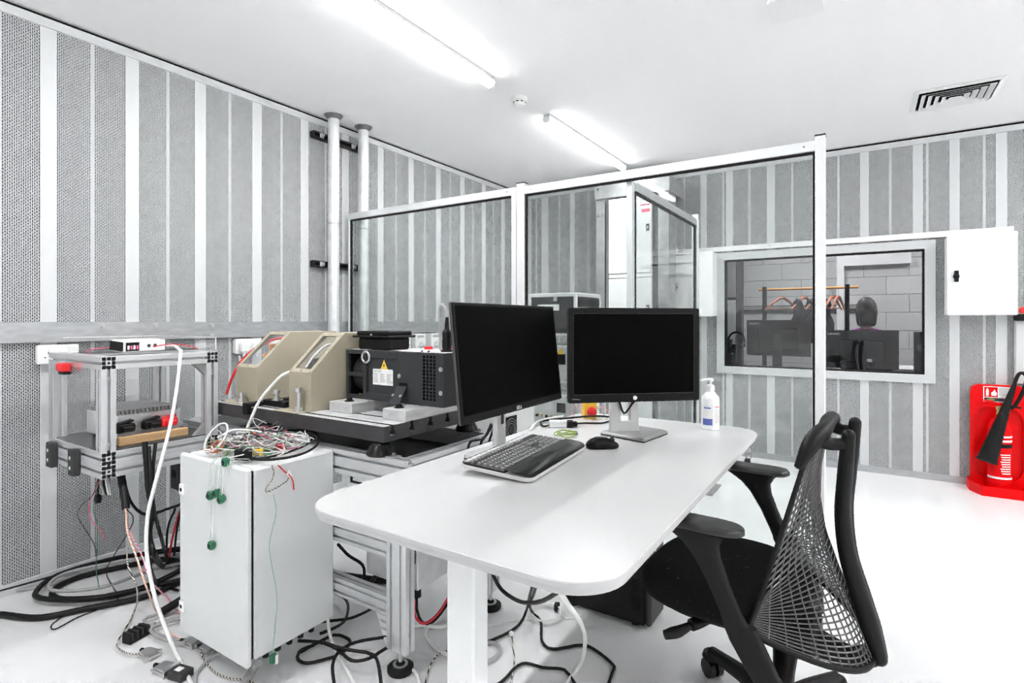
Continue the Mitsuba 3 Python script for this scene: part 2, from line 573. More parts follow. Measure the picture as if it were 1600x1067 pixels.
for m in mitre(WX0, WX1, WZ0, WZ1, FR + 0.01, BY - 0.028, BY + 0.012):
    obj('frame', m, 'panel_white', WN)
for m in mitre(WX0 + 0.012, WX1 - 0.012, WZ0 + 0.012, WZ1 - 0.012, 0.012, BY - 0.01, BY + 0.05):
    obj('gasket', m, 'black_gasket', WN)
obj('pane', box(WX0, WX1, BY + 0.02, BY + 0.0201, WZ0, WZ1).slice_plane([0, BY + 0.02005, 0], [0, -1, 0]), 'coated_glass', WN)
obj('pane', trimesh.Trimesh([[WX0, BY + 0.10, WZ0], [WX1, BY + 0.10, WZ0], [WX1, BY + 0.10, WZ1], [WX0, BY + 0.10, WZ1]], [[0, 1, 2], [0, 2, 3]], process=False), 'coated_glass', WN)
obj('reveal', cat(box(WX0 - 0.01, WX0, BY + 0.012, BY + 0.12, WZ0, WZ1), box(WX1, WX1 + 0.01, BY + 0.012, BY + 0.12, WZ0, WZ1), box(WX0, WX1, BY + 0.012, BY + 0.12, WZ0 - 0.01, WZ0), box(WX0, WX1, BY + 0.012, BY + 0.12, WZ1, WZ1 + 0.01)), 'dark_grey', WN)

# ---- metal rails along both walls
RL = thing('wall_rail', 'long galvanised steel rail running along the left wall above the sockets', 'rail')
obj('channel', cat(box(LX + 0.004, LX + 0.03, -2.4, 5.1, 1.100, 1.194, 0.002)), 'galvanised', RL)
for (u, v) in ((243, 508), (331, 508), (331, 524), (597, 505), (597, 516), (160, 509)):
    p = atx(u, v, LX + 0.03)
    obj('bolt', hexbolt((LX + 0.0302, p[1], p[2]), 0.008, 0.006, axis=(1, 0, 0)), 'steel', RL)
RB = thing('wall_rail', 'white metal rail on the back wall just above the window', 'rail')
obj('channel', box(-1.56, 0.885, BY - 0.035, BY - 0.005, 1.822, 1.866, 0.002), 'white_powder', RB)
for x in (-0.68, 0.62, 0.66):
    obj('bolt', hexbolt((x, BY - 0.0352, 1.845), 0.007, 0.004, axis=(0, -1, 0)), 'steel', RB)


# ---------------------------------------------------------------- ceiling lamps and fittings
def lamp(x, y0, y1, label, group=None):
    t = thing('ceiling_lamp', label, 'lamp', group)
    obj('housing', cat(box(x - 0.022, x + 0.023, y0 + 0.004, y1 - 0.004, CEIL - 0.024, CEIL - 0.001)), 'light_grey', t)  # narrow and grey to paint in the shadow gap at the ceiling
    # diffuser: a shallow trough, light comes out of its underside and flanks
    w, z0, z1 = 0.026, CEIL - 0.058, CEIL - 0.023
    sec = [(-w, z1), (-w, z0 + 0.012), (-w + 0.010, z0), (w - 0.010, z0), (w, z0 + 0.012), (w, z1)]
    def strip(ids):
        v, f = [], []
        for y in (y0 + 0.012, y1 - 0.012):
            v += [[x + sec[k][0], y, sec[k][1]] for k in ids]
        q = len(ids)
        for k in range(q - 1):
            f += [[k, q + k, k + 1], [k + 1, q + k, q + k + 1]]
        return trimesh.Trimesh(np.array(v), np.array(f), process=False)

    m = strip([1, 2, 3, 4])
    if m.face_normals[2][2] > 0:
        m.invert()
    obj('diffuser', m, 'white_plastic', t, emitter={'type': 'area', 'radiance': rgb((LAMP, LAMP, LAMP * 1.01))})
    for ids, sx in (([0, 1], -1), ([4, 5], 1)):
        m = strip(ids)
        if m.face_normals[0][0] * sx < 0:
            m.invert()
        obj('flank', m, 'white_plastic', t, emitter={'type': 'area', 'radiance': rgb(LAMP * 0.12)})
    for y in (y0, y1 - 0.012):
        obj('end_cap', prism([(-w, z1), (-w, z0 + 0.012), (-w + 0.010, z0), (w - 0.010, z0), (w, z0 + 0.012), (w, z1)], (x, y + 0.012, 0), (1, 0, 0), (0, 0, 1), 0.012), 'white_plastic', t)


lamp(-1.81, 1.17, 2.575, 'lit linear ceiling lamp nearest the top edge of the photo')
lamp(-1.81, 3.215, 4.63, 'lit linear ceiling lamp beyond the smoke detector, above the glass screen')
lamp(-1.81, -0.88, 0.52, 'lit linear ceiling lamp overhead beside the camera, seen mirrored in the glass')
for y, w in ((-0.88, 'beside the camera'), (1.17, 'above the office chair'), (3.215, 'nearest the fire point')):
    lamp(1.65, y, y + 1.4, 'lit linear ceiling lamp of the right-hand row out of the frame, ' + w)

SD = thing('smoke_detector', 'small round white smoke detector on the ceiling between the two lamps', 'smoke detector')
c = np.array([-1.825, 2.90, CEIL])
obj('base', lathe([(0.0, -0.001), (0.053, -0.001), (0.053, -0.014), (0.050, -0.018)], c), 'bright_white', SD, smooth=35)
obj('head', lathe([(0.050, -0.018), (0.040, -0.022), (0.037, -0.042), (0.030, -0.050), (0.0, -0.052)], c), 'bright_white', SD, smooth=35)
for a in range(8):
    t = a * math.pi / 4 + 0.2
    d = np.array([math.cos(t), math.sin(t), 0])
    s = np.array([-d[1], d[0], 0])
    obj('slot', trimesh.Trimesh([c + d * 0.0392 + s * q + np.array([0, 0, z]) for q, z in ((-0.009, -0.033), (0.009, -0.033), (0.009, -0.027), (-0.009, -0.027))], [[0, 1, 2], [0, 2, 3]], process=False), 'black_plastic', SD)

VT = thing('ceiling_vent', 'white square air diffuser with stepped louvres in the ceiling', 'vent')
vx, vy = 0.475, 4.33
obj('recess_shade', box(vx - 0.19, vx + 0.19, vy - 0.165, vy + 0.165, CEIL - 0.003, CEIL - 0.0015), 'black_void', VT)  # flat black sheet painting the shade of the opening above the louvres


def vframe(hx, hy, w, z0, z1):
    """A square ring whose faces slope outwards."""
    ms = []
    for k, (ax, ay) in enumerate(((1, 0), (0, 1), (-1, 0), (0, -1))):
        hh, ww = (hx, hy) if ax else (hy, hx)
        d = np.array([ax, ay, 0.0])
        s = np.array([-ay, ax, 0.0])
        cc = np.array([vx, vy, 0.0])
        q = [cc + d * hh + s * ww + np.array([0, 0, z0]), cc + d * hh - s * ww + np.array([0, 0, z0]),
             cc + d * (hh - w) - s * (ww - w) + np.array([0, 0, z1]), cc + d * (hh - w) + s * (ww - w) + np.array([0, 0, z1])]
        q += [p + np.array([0, 0, 0.002]) for p in q]
        ms.append(trimesh.convex.convex_hull(np.array(q)))
    return ms


for m in vframe(0.218, 0.193, 0.028, CEIL - 0.004, CEIL - 0.012):
    obj('border', m, 'white_powder', VT)
for k in range(5):
    hx, hy = 0.176 - 0.036 * k, 0.158 - 0.032 * k
    for q, m in enumerate(vframe(hx, hy, 0.024, CEIL - 0.024, CEIL - 0.009)):
        lk = obj('louvre', m, 'white_powder', VT)
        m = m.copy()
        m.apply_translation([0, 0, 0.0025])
        obj('shade_copy', m, 'black_void', lk)  # black copy above each louvre, painting in the shade between them

AP = thing('ceiling_sensor', 'flat white rounded-square wireless unit on the ceiling at the top edge', 'sensor')
obj('cover', prism(rrect(-0.36, -0.15, 2.58, 2.79, 0.035), (0, 0, CEIL - 0.026), (1, 0, 0), (0, 1, 0), 0.025), 'bright_white', AP)
obj('status_light', box(-0.27, -0.24, 2.79, 2.794, CEIL - 0.018, CEIL - 0.012), 'label_white', AP)

# ---------------------------------------------------------------- two galvanised ducts with their wall brackets
for y, lab in ((2.452, 'galvanised round duct in front of the glass screen, left of the pair'), (2.715, 'galvanised round duct behind the glass screen edge, right of the pair')):
    t = thing('duct', lab, 'duct')
    c = np.array([-3.045, y, 0.0])
    obj('pipe', cyl(c + [0, 0, 0.30], c + [0, 0, CEIL - 0.012], 0.038, 28), 'duct_metal', t, smooth=40)
    obj('collar', lathe([(0.039, CEIL - 0.03), (0.045, CEIL - 0.022), (0.062, CEIL - 0.004), (0.062, CEIL - 0.001), (0.038, CEIL - 0.001)], c), 'steel_dark', t, smooth=40)
    for z in (1.86, 0.9):
        obj('joint', cyl(c + [0, 0, z], c + [0, 0, z + 0.004], 0.0392, 28), 'steel_dark', t, smooth=40)
for z, lab in ((2.44, 'black slotted wall bracket holding the ducts near the ceiling'), (1.565, 'black slotted wall bracket holding the ducts at head height')):
    t = thing('duct_bracket', lab, 'bracket')
    obj('strut', cat(box(LX + 0.004, LX + 0.008, 2.345, 2.765, z, z + 0.042), box(LX + 0.008, LX + 0.045, 2.345, 2.765, z, z + 0.006), box(LX + 0.008, LX + 0.045, 2.345, 2.765, z + 0.036, z + 0.042),
                     box(LX + 0.041, LX + 0.045, 2.345, 2.765, z, z + 0.014), box(LX + 0.041, LX + 0.045, 2.345, 2.765, z + 0.028, z + 0.042)), 'black_plastic', t)
    obj('end_cap', box(LX + 0.004, LX + 0.047, 2.339, 2.346, z - 0.001, z + 0.043, 0.001), 'black_plastic', t)
    for y in (2.400, 2.672):
        obj('clamp', cat(box(LX + 0.045, LX + 0.051, y - 0.016, y + 0.016, z + 0.004, z + 0.038, 0.001), box(LX + 0.051, LX + 0.075, y - 0.003, y + 0.004, z + 0.012, z + 0.03)), 'steel', t)
        obj('bolt', hexbolt((LX + 0.051, y, z + 0.021), 0.006, 0.005, axis=(1, 0, 0)), 'steel', t)

# ---------------------------------------------------------------- sockets under the rail


def socket(y0, y1, z0, z1, lab, gangs=2, plugs=()):
    t = thing('wall_socket', lab, 'socket')
    obj('back_box', box(LX + 0.004, LX + 0.032, y0, y1, z0, z1, 0.004), 'white_plastic', t)
    obj('face_plate', box(LX + 0.032, LX + 0.042, y0 - 0.002, y1 + 0.002, z0 - 0.002, z1 + 0.002, 0.003), 'white_plastic', t)
    w = (y1 - y0) / gangs
    for k in range(gangs):
        c = y0 + w * (k + 0.5)
        if k in plugs:
            obj('plug', cat(box(LX + 0.042, LX + 0.072, c - 0.024, c + 0.024, z0 + 0.008, z1 - 0.02, 0.006), box(LX + 0.050, LX + 0.066, c - 0.006, c + 0.006, z0 - 0.02, z0 + 0.01, 0.002)), 'white_plastic', t)
        else:
            for dy, dz, w2, h2 in ((0, 0.008, 0.004, 0.009), (-0.012, -0.014, 0.007, 0.004), (0.012, -0.014, 0.007, 0.004)):
                obj('hole', box(LX + 0.042, LX + 0.0424, c + dy - w2 / 2, c + dy + w2 / 2, (z0 + z1) / 2 + dz - h2 / 2, (z0 + z1) / 2 + dz + h2 / 2), 'black_void', t)
        obj('switch', box(LX + 0.042, LX + 0.046, c - 0.006, c + 0.006, z1 - 0.020, z1 - 0.006, 0.001), 'white_gloss', t)


socket(0.885, 1.035, 1.005, 1.088, 'white double wall socket at far left behind the aluminium cage')
socket(1.80, 1.96, 1.005, 1.090, 'white double wall socket with plugs in it, left of the beige guards', plugs=(0, 1))
socket(2.03, 2.20, 1.000, 1.082, 'white double wall socket seen through the clear window of the left beige guard')
for i, y in enumerate((3.105, 3.285, 3.475)):
    t = thing('isolator_switch', ('white rotary isolator switch under the rail, nearest the black terminal box', 'white rotary isolator switch under the rail, middle of the three', 'white rotary isolator switch under the rail, nearest the black monitor')[i], 'switch', 'isolator switches on the left wall')
    obj('housing', box(LX + 0.004, LX + 0.085, y, y + 0.125, 0.94, 1.092, 0.004), 'white_plastic', t)
    obj('knob', cat(cyl((LX + 0.085, y + 0.062, 1.0), (LX + 0.092, y + 0.062, 1.0), 0.026, 20), rot(box(LX + 0.092, LX + 0.112, y + 0.028, y + 0.096, 0.994, 1.006, 0.003), (1, 0, 0), 20, (LX, y + 0.062, 1.0))), 'light_grey', t)
    obj('rating_plate', box(LX + 0.085, LX + 0.0856, y + 0.02, y + 0.10, 1.06, 1.078), 'print_grey', t)

# ================================================================ glass screen across the room
PY = 2.64
GS = thing('glass_screen', 'tall aluminium framed glass screen across the room behind the desk', 'glass screen')
GX0, GX1, GX2, GX3 = -3.10, -1.660, -1.618, -0.174
z0, z1 = 1.922, 1.966
obj('top_rail', box(GX0, -1.674, PY - 0.02, PY + 0.02, z0, z1, 0.002), 'alu_bright', GS)
obj('top_rail', box(GX2, GX3, PY - 0.02, PY + 0.02, 1.918, 1.962, 0.002), 'alu_bright', GS)
obj('bottom_rail', box(GX0, -1.674, PY - 0.02, PY + 0.02, 0.0, 0.044, 0.002), 'alu_bright', GS)
obj('bottom_rail', box(GX2, GX3, PY - 0.02, PY + 0.02, 0.0, 0.044, 0.002), 'alu_bright', GS)
obj('stile', box(GX0, GX0 + 0.012, PY - 0.02, PY + 0.02, 0.044, z0, 0.002), 'alu_bright', GS)
obj('stile', box(-1.706, -1.674, PY - 0.02, PY + 0.02, 0.044, z0, 0.002), 'alu_bright', GS)
obj('post', box(-1.668, GX2 + 0.0, PY - 0.022, PY + 0.022, 0.0, 1.984, 0.003), 'alu_bright', GS)
obj('post', box(GX3, -0.136, PY - 0.022, PY + 0.022, 0.0, 1.980, 0.003), 'alu_bright', GS)
obj('post_cap', box(-1.67, GX2 + 0.002, PY - 0.024, PY + 0.024, 1.984, 1.988), 'dark_grey', GS)
obj('post_cap', box(GX3 - 0.001, -0.135, PY - 0.024, PY + 0.024, 1.980, 1.984), 'dark_grey', GS)
for a, b, top in ((GX0 + 0.012, -1.706, z0), (GX2, GX3, 1.918)):
    obj('gasket', cat(box(a, b, PY - 0.008, PY + 0.008, top - 0.009, top), box(a, b, PY - 0.008, PY + 0.008, 0.044, 0.053),
                      box(a, a + 0.009, PY - 0.008, PY + 0.008, 0.044, top), box(b - 0.009, b, PY - 0.008, PY + 0.008, 0.044, top)), 'black_gasket', GS)
    obj('pane', trimesh.Trimesh([[a, PY, 0.05], [b, PY, 0.05], [b, PY, top - 0.004], [a, PY, top - 0.004]], [[0, 1, 2], [0, 2, 3]], process=False), 'glass', GS)
for x, z in ((-1.735, 1.945), (-1.575, 1.94), (-0.215, 1.94)):
    obj('screw', cyl((x, PY - 0.0202, z), (x, PY - 0.022, z), 0.004, 10), 'steel_dark', GS)

GR = thing('glass_screen', 'narrower aluminium framed glass screen running back from the first one beside the tall cabinet', 'glass screen')
rx, ry0, ry1, rz = -1.0, 2.668, 3.93, 1.915
obj('post', box(rx - 0.026, rx + 0.004, ry0 - 0.004, ry0 + 0.036, 0.0, rz + 0.02, 0.002), 'alu_bright', GR)
obj('post', box(rx - 0.02, rx + 0.02, ry1 - 0.02, ry1 + 0.02, 0.0, rz + 0.035, 0.002), 'alu_bright', GR)
obj('top_rail', box(rx - 0.016, rx + 0.016, ry0 + 0.036, ry1 - 0.02, rz - 0.045, rz, 0.002), 'alu', GR)
obj('bottom_rail', box(rx - 0.016, rx + 0.016, ry0 + 0.036, ry1 - 0.02, 0.0, 0.044, 0.002), 'alu', GR)
a, b, top = ry0 + 0.036, ry1 - 0.02, rz - 0.045
obj('gasket', cat(box(rx - 0.008, rx + 0.008, a, b, top - 0.010, top), box(rx - 0.008, rx + 0.008, a, a + 0.012, 0.044, top), box(rx - 0.008, rx + 0.008, b - 0.012, b, 0.044, top)), 'black_gasket', GR)
obj('pane', trimesh.Trimesh([[rx, a, 0.05], [rx, b, 0.05], [rx, b, top - 0.004], [rx, a, top - 0.004]], [[0, 1, 2], [0, 2, 3]], process=False), 'glass', GR)
FPL = thing('foot_plate', 'thin grey steel foot plate on the floor behind the far armrest', 'plate')
obj('plate', box(-0.985, -0.87, 3.86, 4.15, 0.0, 0.006, 0.001), 'mid_grey', FPL)
obj('bolt', hexbolt((-0.93, 4.10, 0.006), 0.008, 0.006), 'steel', FPL)

# ---------------------------------------------------------------- behind the screens
SF = thing('steel_portal', 'galvanised steel frame of two columns and a beam around the tall white cabinet', 'frame')
obj('column', cat(box(-2.115, -2.03, 4.72, 4.73, 0, 2.34), box(-2.115, -2.105, 4.73, 4.93, 0, 2.34)), 'portal_steel', SF)
obj('column', cat(box(-1.525, -1.43, 4.72, 4.73, 0, 2.34), box(-1.44, -1.43, 4.73, 4.93, 0, 2.34)), 'portal_steel', SF)
obj('beam', cat(box(-2.125, -1.42, 4.70, 4.71, 2.335, 2.475), box(-2.125, -1.42, 4.71, BY - 0.02, 2.465, 2.475), box(-1.43, -1.42, 4.71, BY - 0.02, 2.335, 2.465)), 'portal_steel', SF)
for x, z in ((-2.095, 2.185), (-2.05, 2.185), (-1.505, 2.185), (-1.45, 2.185), (-2.09, 2.43), (-1.505, 1.18), (-1.45, 1.18)):
    obj('bolt', hexbolt((x, 4.7195 if z < 2.33 else 4.6995, z), 0.009, 0.006, axis=(0, -1, 0)), 'steel_dark', SF)
TC = thing('tall_cabinet', 'tall white electrical cabinet with red striped label standing behind the glass screens', 'cabinet')
obj('body', box(-1.995, -1.575, 4.735, BY - 0.02, 0.0, 2.325, 0.003), 'dark_grey', TC)
for a, b in ((1.63, 2.318), (0.08, 1.585)):
    dk = obj('door', box(-1.985, -1.578, 4.70, 4.735, a, b, 0.004), 'white_powder', TC)
    zc = a + 0.40 if a > 1 else 1.31
    obj('latch', cat(box(-1.625, -1.598, 4.692, 4.70, zc - 0.03, zc + 0.03, 0.002)), 'black_plastic', dk)
    obj('keyway', box(-1.618, -1.605, 4.690, 4.692, zc - 0.012, zc + 0.012), 'light_grey', dk)
obj('divider', box(-1.985, -1.578, 4.705, 4.735, 1.59, 1.625, 0.003), 'white_powder', TC)
obj('warning_stripe', box(-1.668, -1.59, 4.6985, 4.6997, 2.168, 2.196), 'print_red', TC)
obj('warning_stripe', box(-1.685, -1.59, 4.6985, 4.6997, 2.228, 2.238), 'print_red', TC)
obj('lettering', cat(text('10 A', 0.018, (-1.685, 4.6995, 2.275), (1, 0, 0), (0, 0, 1), bold=True), box(-1.64, -1.595, 4.6988, 4.6997, 2.276, 2.283)), 'print_grey', TC)
obj('brand_lettering', text('Schneider', 0.017, (-1.675, 4.6995, 1.66), (1, 0, 0), (0, 0, 1)), 'print_grey', TC)


def wall_box(x0, x1, y0, z0, z1, hx, hz, lab, hcol):
    t = thing('wall_enclosure', lab, 'enclosure')
    obj('body', box(x0 + 0.006, x1 - 0.006, y0 + 0.02, BY - 0.005, z0 + 0.006, z1 - 0.006, 0.004), 'white_powder', t)
    d = obj('door', box(x0, x1, y0, y0 + 0.02, z0, z1, 0.006), 'white_powder', t)
    obj('handle', cat(cyl((hx, y0, hz), (hx, y0 - 0.012, hz), 0.018, 20), lathe([(0.001, 0.02), (0.012, 0.018), (0.013, 0.0)], (hx, y0 - 0.012, hz), (0, -1, 0), 16),
                      prism(Point(0, 0).buffer(0.012).union(sbox(-0.009, -0.036, 0.009, 0.036).buffer(0.003)), (hx, y0 - 0.012, hz), (1, 0, 0), (0, 0, 1), 0.010)), hcol, d, smooth=40)
    return t


wall_box(0.497, 0.877, BY - 0.2, 1.238, 1.812, 0.55, 1.515, 'white wall enclosure with black twist handle, right of the window', 'black_plastic')
wall_box(-1.473, -1.113, BY - 0.2, 1.235, 1.815, -1.438, 1.505, 'white wall enclosure with grey twist handle, left of the window', 'dark_grey')
FA = thing('first_aid_box', 'small grey first aid box with white cross on top of the left wall enclosure', 'box')
obj('case', box(-1.475, -1.40, 4.985, 5.05, 1.812, 1.885, 0.006), 'mid_grey', FA)
obj('cross', cat(box(-1.443, -1.429, 4.983, 4.9848, 1.826, 1.870), box(-1.459, -1.413, 4.983, 4.9848, 1.841, 1.855)), 'label_white', FA)

CB = thing('control_station', 'small beige push button station with a red button at the right edge', 'push button')
obj('upper_half', box(0.885, 0.96, BY - 0.11, BY - 0.01, 1.245, 1.30, 0.004), 'beige_paint', CB)
obj('lower_half', box(0.887, 0.958, BY - 0.10, BY - 0.01, 1.20, 1.245, 0.004), 'black_plastic', CB)
obj('red_button', cat(cyl((0.918, BY - 0.11, 1.272), (0.918, BY - 0.135, 1.272), 0.017, 20), cyl((0.918, BY - 0.112, 1.272), (0.918, BY - 0.116, 1.272), 0.022, 20)), 'red_plastic', CB)
TK = thing('cable_trunking', 'grey vertical trunking up the back wall behind the fire extinguisher stand', 'trunking')
obj('duct_body', box(0.888, 0.98, BY - 0.05, BY - 0.006, 0.76, 1.20, 0.003), 'light_grey', TK)
obj('lid', box(0.892, 0.976, BY - 0.056, BY - 0.05, 0.76, 1.20, 0.002), 'light_grey', TK)

# ---------------------------------------------------------------- equipment rack and flight case behind the screen
RK = thing('equipment_rack', 'open steel equipment rack behind the glass, seen between the two monitors', 'rack')
for x in (-1.90, -1.50):
    for y in (3.08, 3.46):
        obj('upright', box(x - 0.012, x + 0.012, y, y + 0.024, 0, 1.12, 0.002), 'light_grey', RK)
for z in (0.20, 0.50, 0.80, 1.10):
    obj('shelf', box(-1.915, -1.485, 3.07, 3.49, z, z + 0.02, 0.002), 'light_grey', RK)
for i, (z, h, lab) in enumerate(((0.22, 0.18, 'pale instrument on the lowest shelf of the rack'), (0.52, 0.20, 'pale instrument on the middle shelf of the rack behind the gap between the monitors'), (0.82, 0.22, 'pale instrument with a yellow warning triangle on the upper shelf of the rack'))):
    t = thing('instrument', lab, 'instrument')
    obj('case', box(-1.88, -1.52, 3.10, 3.45, z, z + h, 0.005), 'white_powder', t)
    obj('front_panel', box(-1.87, -1.53, 3.094, 3.10, z + 0.01, z + h - 0.01, 0.002), 'light_grey', t)
    obj('display', box(-1.66, -1.60, 3.090, 3.094, z + h * 0.45, z + h * 0.75), 'black_plastic', t)
    for k in range(5):
        obj('terminal', cyl((-1.84 + 0.035 * k, 3.094, z + h * 0.3), (-1.84 + 0.035 * k, 3.078, z + h * 0.3), 0.008, 12), 'black_plastic' if k % 2 else 'brass', t)
    if i == 2:
        obj('warning_sign', prism([(-1.665, z + 0.155), (-1.605, z + 0.155), (-1.635, z + 0.207)], (0, 3.0935, 0), (1, 0, 0), (0, 0, 1), 0.001), 'yellow', t)
FC = thing('flight_case', 'black sided instrument case with aluminium edges and red knob on top of the rack', 'case')
fx0, fx1, fy0, fy1, fz0, fz1 = -1.87, -1.515, 3.08, 3.46, 1.12, 1.375
obj('shell', box(fx0 + 0.006, fx1 - 0.006, fy0 + 0.006, fy1 - 0.006, fz0, fz1 - 0.004), 'motor_grey', FC)
for a in (fx0, fx1 - 0.022):
    for b in (fy0, fy1 - 0.022):
        obj('corner_edge', box(a, a + 0.022, b, b + 0.022, fz0, fz1, 0.003), 'alu_bright', FC)
obj('top_edge', box(fx0, fx1, fy0, fy0 + 0.02, fz1 - 0.022, fz1 + 0.001, 0.003), 'alu_bright', FC)
obj('top_edge', box(fx1 - 0.02, fx1, fy0, fy1, fz1 - 0.022, fz1 + 0.001, 0.003), 'alu_bright', FC)
obj('lid', box(fx0 + 0.01, fx1 - 0.01, fy0 + 0.01, fy1 - 0.01, fz1 - 0.004, fz1 + 0.004, 0.002), 'alu_bright', FC)
obj('control_panel', box(fx1 - 0.006, fx1 + 0.002, fy0 + 0.024, fy1 - 0.024, fz0 + 0.02, fz1 - 0.09, 0.001), 'white_powder', FC)
obj('vent_slot', box(fx1 - 0.006, fx1 + 0.0015, fy0 + 0.03, fy1 - 0.03, fz1 - 0.078, fz1 - 0.035), 'black_plastic', FC)
obj('red_knob', cat(cyl((fx1 + 0.002, fy0 + 0.15, fz1 - 0.13), (fx1 + 0.03, fy0 + 0.15, fz1 - 0.13), 0.02, 20)), 'red_plastic', FC)
obj('knob_plate', cyl((fx1 + 0.002, fy0 + 0.15, fz1 - 0.13), (fx1 + 0.006, fy0 + 0.15, fz1 - 0.13), 0.028, 20), 'yellow', FC)
obj('fan_guard', cat([tube([(fx1 + 0.004, fy0 + 0.07 + r * math.cos(t), fz1 - 0.13 + r * math.sin(t)) for t in np.linspace(0, 2 * math.pi, 20, endpoint=False)], 0.002, 5, closed=True) for r in (0.015, 0.028, 0.04)]), 'mid_grey', FC)
for k, y in enumerate((0.21, 0.265)):
    obj('switch', box(fx1 + 0.002, fx1 + 0.008, fy0 + y, fy0 + y + 0.035, fz1 - 0.155, fz1 - 0.11, 0.002), 'black_plastic', FC)
obj('paper_label', box(-1.80, -1.64, fy0 + 0.0045, fy0 + 0.006, 1.265, 1.305), 'label_white', FC)
obj('clasp', cat(box(-1.68, -1.655, fy0 - 0.002, fy0 + 0.006, 1.325, 1.355, 0.002)), 'steel', FC)
# white boxes of the test bench seen past the monitor, between the desk and the screen
FB = thing('fan_box', 'white cased unit with a black fan grille, behind the foot of the left monitor', 'equipment')
obj('case', box(-1.80, -1.49, 2.18, 2.52, 0.0, 0.745, 0.005), 'white_powder', FB)
obj('grille', box(-1.49, -1.487, 2.22, 2.34, 0.59, 0.72, 0.001), 'black_plastic', FB)
obj('fan_hub', cyl((-1.487, 2.28, 0.655), (-1.483, 2.28, 0.655), 0.02, 16), 'dark_grey', FB)
for k in range(3):
    obj('guard_ring', tube([(-1.484, 2.28 + (0.03 + 0.012 * k) * math.cos(t), 0.655 + (0.03 + 0.012 * k) * math.sin(t)) for t in np.linspace(0, 2 * math.pi, 22, endpoint=False)], 0.0018, 5, closed=True), 'mid_grey', FB)

# ---------------------------------------------------------------- fire point
XS, YS = 0.79, 5.13
ST = thing('extinguisher_stand', 'glossy red moulded fire extinguisher stand against the back wall at the right edge', 'stand')
sx0, sx1 = 0.645, 0.945
plate = rrect(sx0, sx1, 0.03, 0.745, 0.05)
obj('back_plate', prism(plate, (0, YS, 0), (1, 0, 0), (0, 0, 1), 0.02), 'red_paint', ST)
niche = rrect(sx0 + 0.018, sx1 - 0.018, 0.06, 0.60, 0.11)
obj('niche_rim', prism(plate.difference(niche), (0, YS - 0.02, 0), (1, 0, 0), (0, 0, 1), 0.035), 'red_paint', ST)
foot = Polygon([(sx0 - 0.01, YS), (sx0 - 0.01, YS - 0.13), (sx0 + 0.04, YS - 0.24), (sx1 - 0.02, YS - 0.24), (sx1 + 0.03, YS - 0.13), (sx1 + 0.03, YS)]).buffer(0.01)
obj('foot', prism(foot, (0, 0, 0), (1, 0, 0), (0, 1, 0), 0.03), 'red_paint', ST)
obj('kerb', prism(foot.difference(foot.buffer(-0.022)), (0, 0, 0.03), (1, 0, 0), (0, 1, 0), 0.035), 'red_paint', ST)
sg = obj('sign', box(0.712, 0.868, YS - 0.0595, YS - 0.0555, 0.625, 0.735, 0.001), 'label_white', ST)
obj('red_field', box(0.718, 0.790, YS - 0.0603, YS - 0.0595, 0.660, 0.730), 'red_paint', sg)
obj('green_field', box(0.796, 0.862, YS - 0.0603, YS - 0.0595, 0.672, 0.730), 'light_grey', sg)
obj('pictogram', cat(prism(rrect(0.727, 0.743, 0.667, 0.712, 0.005), (0, YS - 0.0603, 0), (1, 0, 0), (0, 0, 1), 0.0005), box(0.731, 0.739, YS - 0.0608, YS - 0.0603, 0.712, 0.721),
                     prism([(0.757, 0.668), (0.783, 0.668), (0.787, 0.69), (0.778, 0.70), (0.774, 0.717), (0.766, 0.70), (0.754, 0.692)], (0, YS - 0.0603, 0), (1, 0, 0), (0, 0, 1), 0.0005)), 'label_white', sg)
obj('band', box(0.718, 0.862, YS - 0.0603, YS - 0.0595, 0.630, 0.655), 'print_dark', sg)
obj('lettering', text('CO2', 0.013, (0.735, YS - 0.0604, 0.636), (1, 0, 0), (0, 0, 1), bold=True), 'yellow', sg)

EX = thing('fire_extinguisher', 'red gas fire extinguisher with black discharge horn standing in the red stand', 'fire extinguisher')
ec = np.array([0.79, YS - 0.115, 0.03])
obj('cylinder', lathe([(0.0, 0.0), (0.06, 0.0), (0.066, 0.006), (0.066, 0.41), (0.060, 0.45), (0.042, 0.485), (0.024, 0.50), (0.020, 0.52), (0.0, 0.52)], ec, n=32), 'red_paint', EX, smooth=40)


def wrap(a0, a1, h0, h1, r, n=14):
    """A label around the cylinder between two angles."""
    v, f = [], []
    for i in range(n + 1):
        t = a0 + (a1 - a0) * i / n
        for h in (h0, h1):
            v.append(ec + np.array([r * math.cos(t), r * math.sin(t), h]))
    for i in range(n):
        f += [[2 * i, 2 * i + 2, 2 * i + 3], [2 * i, 2 * i + 3, 2 * i + 1]]
    return trimesh.Trimesh(np.array(v), np.array(f), process=False)


